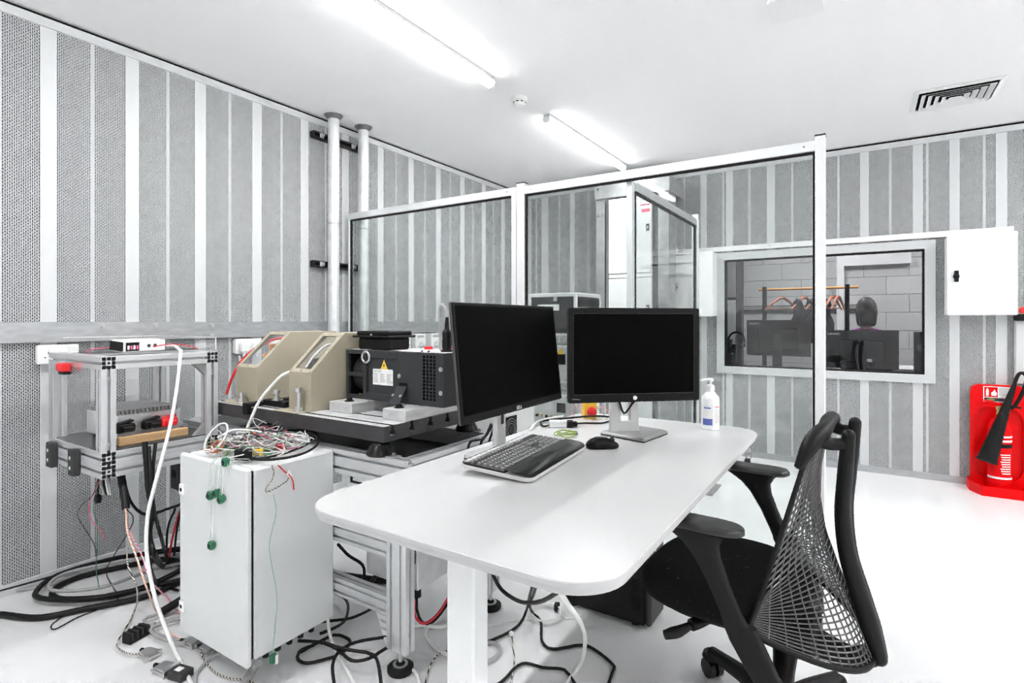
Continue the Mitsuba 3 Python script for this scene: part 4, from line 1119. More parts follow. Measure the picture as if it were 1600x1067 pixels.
def tilt(m):
    m = rot(m, (0, 0, 1), 8, (-2.5, 1.05, zt))
    return rot(m, (0, 1, 0), 4, (-2.5, 1.05, zt))


obj('case', tilt(box(-2.585, -2.50, 0.975, 1.145, zt + 0.002, zt + 0.048, 0.004)), 'white_plastic', WH)
obj('port_block', tilt(box(-2.583, -2.502, 0.970, 0.976, zt + 0.008, zt + 0.044)), 'black_plastic', WH)
obj('port_block', tilt(box(-2.501, -2.497, 0.985, 1.035, zt + 0.008, zt + 0.042)), 'black_plastic', WH)
for k in range(4):
    obj('socket', tilt(box(-2.4975, -2.4955, 0.989 + 0.0115 * k, 0.997 + 0.0115 * k, zt + 0.014, zt + 0.030)), 'pink_wire' if k % 2 else 'label_white', WH)
obj('hole', tilt(cat(*[cyl((-2.5, y, zt + 0.026), (-2.4985, y, zt + 0.026), 0.007, 12) for y in (1.075, 1.10)])), 'print_dark', WH)

# ================================================================ the desk
pr('key_black', 0.055, 0.3, spec=1.0, clearcoat=1.0, clearcoat_gloss=0.85)
pr('shell_grey', (0.045, 0.045, 0.045), 0.5)
pr('silver_plastic', (0.62, 0.62, 0.62), 0.35, metal=0.35)
pr('stand_silver', (0.60, 0.60, 0.60), 0.38, metal=0.6)
pr('stand_base_dark', (0.30, 0.30, 0.30), 0.42, metal=0.7)
pr('bottle_white', (0.86, 0.87, 0.88), 0.3, spec=0.5)
DX0, DX1, DY0, DY1, DZ = -1.195, -0.365, 0.845, 2.50, 0.74
DK = thing('desk', 'white rounded desk in the middle carrying two monitors and a keyboard', 'desk')


def loft(rings, cap=True):
    n = len(rings[0])
    v = np.vstack(rings)
    f = []
    for k in range(len(rings) - 1):
        for i in range(n):
            j = (i + 1) % n
            f += [[k * n + i, k * n + j, (k + 1) * n + j], [k * n + i, (k + 1) * n + j, (k + 1) * n + i]]
    if cap:
        c0, c1 = rings[0].mean(0), rings[-1].mean(0)
        v = np.vstack([v, c0, c1])
        a, b = len(v) - 2, len(v) - 1
        o = (len(rings) - 1) * n
        for i in range(n):
            j = (i + 1) % n
            f += [[a, j, i], [b, o + i, o + j]]
    return trimesh.Trimesh(v, np.array(f), process=False)


def rr_ring(x0, x1, y0, y1, r, z, n=14):
    out = []
    for cx, cy, a in ((x1 - r, y1 - r, 0), (x0 + r, y1 - r, 90), (x0 + r, y0 + r, 180), (x1 - r, y0 + r, 270)):
        for k in range(n + 1):
            t = math.radians(a + 90 * k / n)
            out.append([cx + r * math.cos(t), cy + r * math.sin(t), z])
    return np.array(out)


def dring(off, z):
    return rr_ring(DX0 + off, DX1 - off, DY0 + off, DY1 - off, 0.115 - off, z)


obj('top', loft([dring(0.010, DZ - 0.027), dring(0.005, DZ - 0.025), dring(0.004, DZ - 0.013), dring(0.0, DZ - 0.011), dring(0.0, DZ - 0.002), dring(0.002, DZ)]), 'desk_laminate', DK, smooth=35)
for y in (1.0, 2.345):
    lk = obj('leg', box(-0.812, -0.732, y - 0.03, y + 0.03, 0.03, DZ - 0.06, 0.006), 'white_powder', DK)
    obj('foot', box(-1.12, -0.42, y - 0.035, y + 0.035, 0.0, 0.03, 0.008), 'white_powder', DK)
    obj('cap_screws', cat(*[cyl((-0.78, y - 0.0301, z), (-0.78, y - 0.031, z), 0.004, 10) for z in (0.23, 0.27)]), 'print_grey', lk)
    obj('cross_arm', box(-1.10, -0.45, y - 0.025, y + 0.025, DZ - 0.060, DZ - 0.027, 0.004), 'white_powder', DK)
obj('under_rail', box(-0.80, -0.745, 1.03, 2.315, DZ - 0.085, DZ - 0.045, 0.004), 'white_powder', DK)
lk = obj('lock', cat(box(-0.455, -0.415, 2.375, 2.425, DZ - 0.062, DZ - 0.027, 0.004), cyl((-0.415, 2.40, DZ - 0.046), (-0.409, 2.40, DZ - 0.046), 0.011, 16)), 'stand_base_dark', DK)
KY = thing('keys', 'bunch of keys hanging from the lock under the far right desk corner', 'keys')
kx, ky = -0.402, 2.40
obj('key_in_lock', cat(box(-0.4085, kx + 0.01, ky - 0.003, ky + 0.003, DZ - 0.052, DZ - 0.040, 0.001), cyl((kx + 0.004, ky - 0.004, DZ - 0.052), (kx + 0.004, ky + 0.004, DZ - 0.052), 0.011, 16)), 'steel_dark', KY)
for z, r in ((DZ - 0.074, 0.016), (DZ - 0.096, 0.013)):
    obj('ring', tube([(kx + 0.004 + r * 0.8 * math.cos(t), ky + r * 0.5 * math.cos(t), z + r * math.sin(t)) for t in np.linspace(0, 2 * math.pi, 20, endpoint=False)], 0.0018, 6, closed=True), 'steel_dark', KY)
obj('hanging_key', cat(cyl((kx, ky - 0.002, DZ - 0.116), (kx, ky + 0.001, DZ - 0.116), 0.012, 14), box(kx - 0.003, kx + 0.003, ky - 0.002, ky + 0.001, DZ - 0.160, DZ - 0.124)), 'dark_grey', KY)


def place(m, o, ex, ey):
    """Local x, y, z to world: x along ex, y along ey (both level)."""
    ex, ey = np.asarray(ex, float), np.asarray(ey, float)
    M = np.eye(4)
    M[:3, 0], M[:3, 1], M[:3, 2], M[:3, 3] = ex / np.linalg.norm(ex), ey / np.linalg.norm(ey), [0, 0, 1], o
    m = m.copy()
    m.apply_transform(M)
    if np.linalg.det(M[:3, :3]) < 0:
        m.invert()
    return m


# ---- left monitor: thin bezel, seen obliquely
def world(lat, f):
    return FW * f + RT * lat


ML = thing('monitor', 'black thin-bezelled monitor on silver stand, left one of the pair on the desk', 'monitor')
pl, pr_ = world(-0.136, 1.48), world(0.184, 2.0)
W1 = float(np.linalg.norm(pr_ - pl))
ex1 = (pr_ - pl) / W1
ey1 = np.array([-ex1[1], ex1[0], 0])          # away from the user
if np.dot(ey1, RT) > 0:
    ey1 = -ey1
Hm = 0.343


def mon1(m):
    m = rot(m, (1, 0, 0), -6.0, (0, 0, 0))
    return place(m, pl + UP * 0.912, ex1, ey1)


obj('back_shell', mon1(cat(box(0.0, W1, 0.004, 0.014, 0.0, Hm, 0.003), box(0.10, W1 - 0.10, 0.018, 0.046, 0.05, Hm - 0.05, 0.012))), 'shell_grey', ML)
obj('bezel', mon1(box(0.0015, W1 - 0.0015, -0.001, 0.005, 0.002, Hm - 0.001, 0.0015)), 'bezel_black', ML)
obj('screen', mon1(box(0.010, W1 - 0.010, -0.0016, 0.0, 0.024, Hm - 0.010)), 'screen_black', ML)
obj('brand_lettering', mon1(text('DELL', 0.010, (W1 / 2, -0.0012, 0.006), (1, 0, 0), (0, 0, 1), bold=True, centre=True)), 'light_grey', ML)
c1 = world(-0.044, 1.865)
st = obj('stand', place(cat(box(-0.030, 0.030, -0.010, 0.010, 0.008, 0.30, 0.004)), c1 + UP * DZ, ex1, ey1), 'stand_silver', ML)
obj('cable_hole', place(cat(box(-0.004, 0.013, -0.0108, -0.0098, 0.105, 0.20, 0.0003)), c1 + UP * DZ, ex1, ey1), 'print_dark', st)
obj('mount', place(box(-0.05, 0.05, -0.055, -0.006, 0.27, 0.38, 0.006), c1 + UP * DZ, ex1, ey1), 'black_plastic', ML)
obj('base', place(prism(rrect(-0.115, 0.115, -0.062, 0.075, 0.02), (0, 0, 0), (1, 0, 0), (0, 1, 0), 0.004), c1 + UP * DZ, ex1, ey1), 'black_plastic', ML)
obj('base_plate', place(prism(rrect(-0.114, 0.114, -0.061, 0.074, 0.02), (0, 0, 0.004), (1, 0, 0), (0, 1, 0), 0.010), c1 + UP * DZ, ex1, ey1), 'stand_silver', ML)
obj('power_cable', tube([c1 + UP * (DZ + 0.17) - ey1 * 0.015 + ex1 * 0.004, c1 + UP * (DZ + 0.20) - ey1 * 0.03 + ex1 * 0.04, c1 + UP * (DZ + 0.26) - ey1 * 0.03 + ex1 * 0.09], 0.004, 8), 'cable_black', ML, smooth=40)

# ---- right monitor: wide bezel
MR = thing('monitor', 'black wide-bezelled monitor with round badge on grey stand, right one of the pair', 'monitor')
ql, qr = world(0.212, 2.05), world(0.738, 2.14)
W2 = float(np.linalg.norm(qr - ql))
ex2 = (qr - ql) / W2
ey2 = np.array([-ex2[1], ex2[0], 0])
if np.dot(ey2, FW) < 0:
    ey2 = -ey2
H2 = 0.362


def mon2(m):
    return place(m, ql + UP * 0.887, ex2, ey2)


fr = rrect(0, W2, 0, H2, 0.008).difference(sbox(0.020, 0.030, W2 - 0.020, H2 - 0.021))
obj('bezel', mon2(prism(fr, (0, 0.0, 0), (1, 0, 0), (0, 0, 1), -0.014) if False else prism(fr, (0, 0.016, 0), (1, 0, 0), (0, 0, 1), 0.016)), 'bezel_black', MR)
obj('inner_lip', mon2(prism(sbox(0.019, 0.029, W2 - 0.019, H2 - 0.020).difference(sbox(0.022, 0.032, W2 - 0.022, H2 - 0.023)), (0, 0.006, 0), (1, 0, 0), (0, 0, 1), 0.004)), 'dark_grey', MR)
obj('screen', mon2(box(0.021, W2 - 0.021, 0.006, 0.009, 0.031, H2 - 0.022)), 'screen_black', MR)
obj('back_shell', mon2(cat(box(0.002, W2 - 0.002, 0.0162, 0.03, 0.002, H2 - 0.002, 0.006), box(0.08, W2 - 0.08, 0.03, 0.055, 0.05, H2 - 0.05, 0.012))), 'black_plastic', MR)
bd = obj('badge', mon2(cyl((W2 / 2, 0.0, 0.0155), (W2 / 2, -0.0008, 0.0155), 0.0088, 28)), 'light_grey', MR)
obj('lettering', mon2(text('hp', 0.0085, (W2 / 2, -0.0008, 0.0125), (1, 0, 0), (0, 0, 1), bold=True, centre=True)), 'white_gloss', bd)
obj('model_lettering', mon2(text('EliteDisplay', 0.0042, (0.016, -0.0002, 0.013), (1, 0, 0), (0, 0, 1))), 'print_grey', MR)
c2 = (ql + qr) / 2 + ey2 * 0.10 - ex2 * 0.004
col = Polygon([(-0.062, 0.0), (0.058, 0.0), (0.046, 0.20), (-0.056, 0.20)]).difference(rrect(-0.020, 0.022, 0.045, 0.13, 0.004))
obj('stand', place(prism(col, (0, 0.012, 0.012), (1, 0, 0), (0, 0, 1), 0.024), c2 + UP * DZ, ex2, ey2), 'stand_silver', MR)
obj('mount', place(box(-0.055, 0.05, -0.06, -0.0125, 0.17, 0.30, 0.006), c2 + UP * DZ, ex2, ey2), 'black_plastic', MR)
bx2 = (np.array([0.187, -0.044, 0]), np.array([0.0, 0.2, 0]))
bq = Polygon([(-0.885, 2.028), (-0.697, 1.985), (-0.672, 2.19), (-0.86, 2.235)]).buffer(0.004)
obj('base', prism(bq, (0, 0, DZ), (1, 0, 0), (0, 1, 0), 0.004), 'black_plastic', MR)
obj('base_plate', loft([np.array([[x, y, DZ + 0.004] for x, y in bq.exterior.coords[:-1]]), np.array([[x, y, DZ + 0.009] for x, y in bq.exterior.coords[:-1]]), np.array([[x * 0.94 - 0.779 * -0.0 + (0.06 * -0.779), y * 0.94 + 0.06 * 2.11, DZ + 0.016] for x, y in bq.exterior.coords[:-1]])]), 'stand_base_dark', MR)
obj('cable', tube([c2 + UP * (DZ + 0.14) - ey2 * 0.018 - ex2 * 0.03, c2 + UP * (DZ + 0.09) - ey2 * 0.026 - ex2 * 0.012, c2 + UP * (DZ + 0.12) - ey2 * 0.02 + ex2 * 0.02, c2 + UP * (DZ + 0.155) - ey2 * 0.018 + ex2 * 0.05], 0.004, 8), 'cable_black', MR, smooth=40)

# ---- keyboard with palm rest (its long side runs along the desk)
KB = thing('keyboard', 'black and silver keyboard with palm rest lying in front of the left monitor', 'keyboard')
ku, kv = np.array([-0.095, 0.995, 0]), np.array([-0.995, -0.095, 0])
kc = np.array([-0.927, 1.528, DZ])


def kb(m):
    m = rot(m, (1, 0, 0), 4.0, (0, -0.12, 0))
    return place(m, kc, ku, kv)


hl, hd = 0.238, 0.122
base = rrect(-hl, hl, -hd, hd, 0.03)
obj('underside', kb(prism(base.buffer(-0.004), (0, 0, 0.003), (1, 0, 0), (0, 1, 0), 0.008)), 'silver_plastic', KB)
obj('rim', kb(prism(base, (0, 0, 0.010), (1, 0, 0), (0, 1, 0), 0.005)), 'silver_plastic', KB)
obj('deck', kb(prism(base.buffer(-0.003).intersection(sbox(-1, -0.035, 1, 1)), (0, 0, 0.015), (1, 0, 0), (0, 1, 0), 0.004)), 'black_plastic', KB)
# palm rest: a gently domed black slab
pv, pf = [], []
nx, ny = 40, 10
for i in range(nx + 1):
    for j in range(ny + 1):
        x = -hl + 0.003 + (2 * hl - 0.006) * i / nx
        y = -hd + 0.003 + 0.084 * j / ny
        r = 0.028
        dx, dy = max(abs(x) - (hl - 0.003 - r), 0), max((-hd + 0.003 + r) - y, 0)
        d = math.hypot(dx, dy)
        if d > r:
            q = r / d
            x = math.copysign(hl - 0.003 - r + dx * q, x) if dx else x
            y = (-hd + 0.003 + r) - dy * q if dy else y
        pv.append([x, y, 0.015 + 0.009 * min(1.0, (j / ny) * 2.2) ** 0.5 + 0.001])
for i in range(nx):
    for j in range(ny):
        a = i * (ny + 1) + j
        pf += [[a, a + ny + 1, a + ny + 2], [a, a + ny + 2, a + 1]]
obj('palm_rest', kb(trimesh.Trimesh(np.array(pv), np.array(pf), process=False)), 'black_satin', KB, smooth=True)
obj('media_strip', kb(box(-0.225, 0.225, 0.092, 0.113, 0.019, 0.0215, 0.001)), 'stand_base_dark', KB)
obj('media_buttons', kb(cat(*[box(-0.215 + 0.03 * k, -0.192 + 0.03 * k, 0.098, 0.108, 0.0215, 0.0225) for k in range(15)])), 'light_grey', KB, kind='stuff')
keys = []


def key(x0, x1, y0, y1):
    keys.append(loft([np.array([[x0, y0, 0.019], [x1, y0, 0.019], [x1, y1, 0.019], [x0, y1, 0.019]]), np.array([[x0 + 0.002, y0 + 0.0015, 0.0245], [x1 - 0.002, y0 + 0.0015, 0.0245], [x1 - 0.002, y1 - 0.003, 0.025], [x0 + 0.002, y1 - 0.003, 0.025]])]))


pt = 0.0186
rows = [[1.0] * 14, [1.0] * 13 + [2.0], [1.5] + [1.0] * 12 + [1.5], [1.75] + [1.0] * 11 + [2.25], [2.25] + [1.0] * 10 + [2.75], [1.25] * 3 + [6.25] + [1.25] * 4]
for r, row in enumerate(rows):
    y1 = 0.088 - 0.0195 * r - (0.003 if r else 0)
    x = -0.228
    s = 15.0 / sum(row)
    for w in row:
        key(x + 0.0008, x + w * pt * s - 0.0008, y1 - (0.013 if r == 0 else 0.0178), y1)
        x += w * pt * s
    x = 0.060
    for k in range(3):
        if r in (0, 1, 2, 5) or (r == 4 and k == 1):
            key(x + pt * k + 0.0008, x + pt * (k + 1) - 0.0008, y1 - (0.013 if r == 0 else 0.0178), y1)
    if r:
        for k in range(4):
            key(0.124 + pt * 1.3 * k + 0.0008, 0.124 + pt * 1.3 * (k + 1) - 0.0008, y1 - 0.0178, y1)
obj('keys', kb(cat(keys)), 'key_black', KB, kind='stuff')
legends = []
for m in keys:
    (x0, y0, _), (x1, y1, z1) = m.bounds
    cx_ = x0 + 0.006
    legends.append(box(cx_ - 0.0012, cx_ + 0.0022, y1 - 0.0095, y1 - 0.0058, 0.0252, 0.0254))
obj('key_legends', kb(cat(legends)), 'label_white', KB, kind='stuff')

# ---- mouse
MS = thing('mouse', 'black wireless mouse on the desk between keyboard and right monitor', 'mouse')
mv = trimesh.creation.icosphere(3)
p = np.array(mv.vertices)
p = np.sign(p) * np.abs(p) ** 0.85
prof = 0.020 + 0.017 * np.clip(0.75 - 0.9 * (p[:, 0] + 0.18) ** 2, 0, 1)
v = np.stack([p[:, 0] * 0.060, p[:, 1] * (0.034 + 0.004 * p[:, 0] ** 2 - 0.004 * (np.abs(p[:, 0]) < 0.3)), np.where(p[:, 2] > 0, p[:, 2] * prof + 0.008, np.maximum(p[:, 2] * 0.012, -0.006) + 0.008)], 1)
mm = trimesh.Trimesh(v, mv.faces, process=False)
mo = np.array([-0.795, 1.825, DZ])
md, mn = np.array([0.80, 0.60, 0]), np.array([-0.60, 0.80, 0])
obj('shell', place(mm, mo, md, mn), 'bezel_black', MS, smooth=True)
obj('sole', place(cyl((0, 0, 0.0005), (0, 0, 0.003), 0.026, 24), mo, md, mn), 'black_plastic', MS)
obj('wheel', place(cyl((0.036, -0.004, 0.029), (0.036, 0.004, 0.029), 0.009, 16), mo, md, mn), 'dark_grey', MS)

# ---- sanitiser bottle
SB = thing('pump_bottle', 'white pump bottle of hand sanitiser at the far right desk corner', 'bottle')
sc = np.array([-0.548, 2.395, DZ])
obj('bottle', lathe([(0.0, 0.0), (0.033, 0.0), (0.036, 0.004), (0.036, 0.125), (0.034, 0.138), (0.022, 0.152), (0.015, 0.157), (0.015, 0.166), (0.0, 0.166)], sc, n=30), 'bottle_white', SB, smooth=40)
obj('collar', lathe([(0.0, 0.166), (0.017, 0.166), (0.017, 0.186), (0.010, 0.189), (0.006, 0.190), (0.006, 0.205), (0.0, 0.205)], sc, n=24), 'white_plastic', SB, smooth=35)
obj('pump_head', cat(lathe([(0.0, 0.203), (0.013, 0.203), (0.014, 0.210), (0.010, 0.215), (0.0, 0.216)], sc, n=20), tube([sc + UP * 0.209, sc + UP * 0.210 - RT * 0.025, sc + UP * 0.205 - RT * 0.042], 0.0045, 8)), 'white_plastic', SB, smooth=40)


def lab(a0, a1, z0, z1, r=0.0364):
    v, f = [], []
    for i in range(13):
        t = a0 + (a1 - a0) * i / 12
        for z in (z0, z1):
            v.append(sc + np.array([r * math.cos(t), r * math.sin(t), z]))
    for i in range(12):
        f += [[2 * i, 2 * i + 2, 2 * i + 3], [2 * i, 2 * i + 3, 2 * i + 1]]
    return trimesh.Trimesh(np.array(v), np.array(f), process=False)


fa = math.atan2(-FW[1], -FW[0])          # towards the room's near side
fl_ = obj('front_label', lab(fa - 1.35, fa - 0.10, 0.020, 0.105), 'label_white', SB)
obj('blue_field', lab(fa - 1.30, fa - 0.12, 0.021, 0.048, 0.0366), 'blue_print', fl_)
obj('title', lab(fa - 1.1, fa - 0.3, 0.090, 0.096, 0.0366), 'blue_print', fl_)
rl_ = obj('rear_label', lab(fa - 0.02, fa + 1.25, 0.020, 0.105), 'label_white', SB)
obj('title', lab(fa + 0.15, fa + 0.9, 0.096, 0.100, 0.0366), 'print_red', rl_)
for k in range(9):
    obj('text_line', lab(fa + 0.15, fa + 0.75 + 0.25 * rng.random(), 0.086 - 0.007 * k, 0.0885 - 0.007 * k, 0.0366), 'print_grey', rl_)

# ---- wiring at the back of the desk
ES = thing('emergency_stop', 'yellow emergency stop box with red mushroom button behind the right monitor', 'emergency stop')
eo = np.array([-1.085, 2.345, DZ])
ed, en = RT, FW
obj('box', place(box(-0.032, 0.032, -0.02, 0.045, 0.0, 0.088, 0.005), eo, ed, en), 'yellow', ES)
obj('mushroom', place(cat(cyl((0.005, -0.02, 0.036), (0.005, -0.032, 0.036), 0.014, 20), lathe([(0.0, 0.026), (0.014, 0.025), (0.022, 0.018), (0.023, 0.010), (0.015, 0.006)], (0.005, -0.026, 0.036), (0, -1, 0), 24)), eo, ed, en), 'red_plastic', ES, smooth=40)
obj('screw', place(cat(*[cyl((x, -0.02, z), (x, -0.022, z), 0.003, 8) for x in (-0.026, 0.026) for z in (0.008, 0.080)]), eo, ed, en), 'steel', ES)
DS = thing('cable_adapter', 'silver connector hood with black end lying at the back of the desk', 'connector')
do = np.array([-1.095, 2.085, DZ])
obj('hood', place(box(-0.055, 0.022, -0.018, 0.018, 0.0, 0.030, 0.004), do, ed, en), 'alu_bright', DS)
obj('plug_end', place(cat(box(0.022, 0.050, -0.022, 0.022, 0.002, 0.028, 0.004), box(0.050, 0.066, -0.014, 0.014, 0.004, 0.024, 0.003)), do, ed, en), 'black_plastic', DS)
for q, r in enumerate((0, 1)):
    obj('thumb_screw', place(cyl((-0.055 - 0.012, -0.012 + 0.024 * r, 0.015), (-0.055, -0.012 + 0.024 * r, 0.015), 0.004, 10), do, ed, en), 'steel', DS)

# ================================================================ the office chair
_CH0 = obj
_CHM = trimesh.transformations.rotation_matrix(math.radians(-3.0), (0, 0, 1), (-0.2, 1.70, 0))


def obj(name, mesh, *a, **k):
    m = mesh.copy()
    m.apply_transform(_CHM)
    return _CH0(name, m, *a, **k)


CH = thing('office_chair', 'black office chair with open web backrest, pushed up to the right side of the desk', 'chair')
CY0 = 1.70


pr('pad_black', 0.012, 0.3, spec=0.55)


def seat_ring(z, ax, ay, p=2.7, n=56, cx=-0.345):
    out = []
    for k in range(n):
        t = 2 * math.pi * k / n
        c, s = math.cos(t), math.sin(t)
        out.append([cx + ax * math.copysign(abs(c) ** (2 / p), c), CY0 + ay * math.copysign(abs(s) ** (2 / p), s) - 0.018, z])
    a = np.array(out)
    a[:, 2] -= 0.030 * np.clip((-(a[:, 0] - cx) / 0.24 - 0.55) / 0.45, 0, 1) ** 2   # waterfall front edge
    return a


obj('seat', loft([seat_ring(0.412, 0.19, 0.205), seat_ring(0.418, 0.212, 0.228), seat_ring(0.438, 0.224, 0.240), seat_ring(0.462, 0.222, 0.238), seat_ring(0.482, 0.208, 0.224), seat_ring(0.494, 0.182, 0.198), seat_ring(0.496, 0.12, 0.14), seat_ring(0.494, 0.04, 0.05)]), 'seat_fabric', CH, smooth=50)
obj('seat_pan', loft([seat_ring(0.375, 0.13, 0.13), seat_ring(0.390, 0.175, 0.185), seat_ring(0.414, 0.200, 0.216)]), 'black_plastic', CH, smooth=40)
obj('tilt_mechanism', cat(box(-0.34, -0.10, CY0 - 0.075, CY0 + 0.075, 0.305, 0.385, 0.015)), 'black_plastic', CH)
obj('lever', cat(tube([(-0.34, 1.58, 0.385), (-0.355, 1.50, 0.392), (-0.375, 1.465, 0.388)], 0.016, 10), tube([(-0.375, 1.467, 0.388), (-0.405, 1.455, 0.366), (-0.440, 1.443, 0.350)], [0.009, 0.016, 0.012], 10)), 'black_satin', CH, smooth=50)

for s in (-1, 1):
    ya = CY0 + s * 0.312
    # arm pad: long, pointed to the front
    pad = [(-0.47, 0.020), (-0.44, 0.032), (-0.38, 0.040), (-0.30, 0.042), (-0.26, 0.038), (-0.232, 0.025), (-0.224, 0.0)]
    out = [(x, w) for x, w in pad] + [(x, -w) for x, w in pad[::-1][1:]]
    pg = Polygon(out).buffer(0.006).buffer(-0.004)

    def ringp(poly, z, n=48):
        ln = poly.exterior
        return np.array([[*ln.interpolate(i / n, normalized=True).coords[0], z] for i in range(n)]) + np.array([0, ya, 0])
    ak = obj('arm_pad', loft([ringp(pg.buffer(-0.010), 0.680), ringp(pg, 0.686), ringp(pg, 0.696), ringp(pg.buffer(-0.006), 0.702), ringp(pg.buffer(-0.016), 0.703)]), 'pad_black', CH, smooth=50)
    # arm: flares under the pad, narrows to a leaning blade
    path = [(-0.345, 0.682, 0.092, 0.030), (-0.340, 0.668, 0.070, 0.026), (-0.328, 0.645, 0.046, 0.022), (-0.312, 0.615, 0.034, 0.019), (-0.285, 0.56, 0.027, 0.017), (-0.258, 0.50, 0.026, 0.017), (-0.236, 0.455, 0.030, 0.018)]
    rings = []
    for x, z, hx, hy in path:
        rings.append(np.array([[x + hx * math.copysign(abs(math.cos(t)) ** 0.75, math.cos(t)), ya + hy * math.copysign(abs(math.sin(t)) ** 0.75, math.sin(t)), z] for t in np.linspace(0, 2 * math.pi, 24, endpoint=False)]))
    obj('arm_support', loft(rings), 'black_plastic', CH, smooth=50)
    low = [(-0.236, 0.470, 0.038, 0.017, ya), (-0.216, 0.430, 0.040, 0.018, ya), (-0.185, 0.375, 0.036, 0.018, ya), (-0.160, 0.325, 0.034, 0.022, ya - s * 0.015), (-0.152, 0.295, 0.034, 0.04, ya - s * 0.06)]
    rings = []
    for x, z, hx, hy, yy in low:
        rings.append(np.array([[x + hx * math.copysign(abs(math.cos(t)) ** 0.6, math.cos(t)), yy + hy * math.copysign(abs(math.sin(t)) ** 0.6, math.sin(t)), z] for t in np.linspace(0, 2 * math.pi, 24, endpoint=False)]))
    obj('side_link', loft(rings), 'black_plastic', CH, smooth=45)
    obj('link_arm', tube([(-0.155, ya - s * 0.04, 0.305), (-0.16, ya - s * 0.12, 0.315), (-0.17, ya - s * 0.25, 0.335)], [0.028, 0.026, 0.030], 12), 'black_plastic', CH, smooth=50)


# ---- open web back
def edge(v):
    t = 0.02 + 0.13 * (v / 0.5) if v < 0.5 else 0.15 + 0.85 * ((v - 0.5) / 0.5)
    return -0.226 + (-0.105 + 0.226) * t, 0.432 + (0.885 - 0.432) * t


_CV = np.array([(0.022, 0.335), (-0.012, 0.42), (-0.056, 0.52), (-0.090, 0.62), (-0.104, 0.71), (-0.102, 0.80), (-0.085, 0.895)])
_CT = np.linspace(0, 1, len(_CV))


def web(u, v):
    ex_, ez_ = edge(v)
    cx_, cz_ = np.interp(v, _CT, _CV[:, 0]), np.interp(v, _CT, _CV[:, 1])
    hw = 0.280 + (0.165 - 0.280) * min(1, v ** 0.9)
    b = 1 - abs(u) ** 2.5
    return np.array([ex_ + (cx_ - ex_) * b, CY0 + u * hw, ez_ + (cz_ - ez_) * (1 - abs(u) ** 2.7)])


NR, NC = 38, 27
us, vs = np.linspace(-1, 1, 31), np.linspace(0, 1, 34)
strands = []
for k in range(1, NR):
    strands.append(tube([web(u, k / NR) for u in us], 0.0021, 5, smooth=False))
for k in range(1, NC):
    strands.append(tube([web(-1 + 2 * k / NC, v) for v in vs], 0.0021, 5, smooth=False))
pr('web_black', 0.035, 0.3, spec=1.0)
obj('back_web', cat(strands), 'web_black', CH, smooth=60)
for s in (-1, 1):
    obj('back_edge', tube([web(s, v) for v in vs], 0.0065, 8, smooth=False), 'black_plastic', CH, smooth=60)
obj('lower_rim', tube([web(u, 0.0) for u in us], 0.0075, 8, smooth=False), 'black_plastic', CH, smooth=60)
obj('top_yoke', cat(tube([(-0.128, CY0 - 0.178, 0.835), (-0.113, CY0 - 0.178, 0.868), (-0.098, CY0 - 0.160, 0.900), (-0.080, CY0 - 0.10, 0.922), (-0.070, CY0, 0.934), (-0.080, CY0 + 0.10, 0.922), (-0.098, CY0 + 0.160, 0.900), (-0.113, CY0 + 0.178, 0.868), (-0.128, CY0 + 0.178, 0.835)],
                         [0.010, 0.021, 0.022, 0.015, 0.011, 0.015, 0.022, 0.021, 0.010], 14)), 'black_plastic', CH, smooth=60)
for s in (-1, 1):
    pts = [(-0.026, CY0 + s * 0.105, 0.915), (-0.030, CY0 + s * 0.098, 0.87), (-0.038, CY0 + s * 0.070, 0.78), (-0.044, CY0 + s * 0.034, 0.69), (-0.034, CY0 + s * 0.016, 0.58), (-0.004, CY0 + s * 0.012, 0.47), (0.022, CY0 + s * 0.011, 0.38), (0.034, CY0 + s * 0.010, 0.335)]
    obj('tower_arm', cat(tube(pts, [0.0155, 0.018, 0.019, 0.020, 0.021, 0.023, 0.024, 0.018], 14), trimesh.creation.icosphere(2, 0.0155).apply_translation(pts[0]), trimesh.creation.icosphere(2, 0.018).apply_translation(pts[-1])), 'black_plastic', CH, smooth=60)
    obj('tower_knuckle', tube([(-0.085, CY0 + s * 0.125, 0.900), (-0.062, CY0 + s * 0.112, 0.890), (-0.028, CY0 + s * 0.102, 0.893)], [0.020, 0.016, 0.015], 12), 'black_plastic', CH, smooth=60)
obj('tower_base', tube([(0.020, CY0, 0.335), (-0.03, CY0, 0.31), (-0.11, CY0, 0.325), (-0.17, CY0, 0.34)], [0.026, 0.032, 0.036, 0.036], 14), 'black_plastic', CH, smooth=60)
hub = np.array([-0.20, CY0, 0.0])
obj('gas_column', lathe([(0.0, 0.10), (0.026, 0.10), (0.026, 0.22), (0.018, 0.225), (0.018, 0.32), (0.0, 0.32)], hub, n=20), 'black_satin', CH, smooth=40)
obj('hub', lathe([(0.0, 0.075), (0.050, 0.08), (0.056, 0.10), (0.045, 0.13), (0.034, 0.15), (0.0, 0.15)], hub, n=26), 'black_plastic', CH, smooth=50)
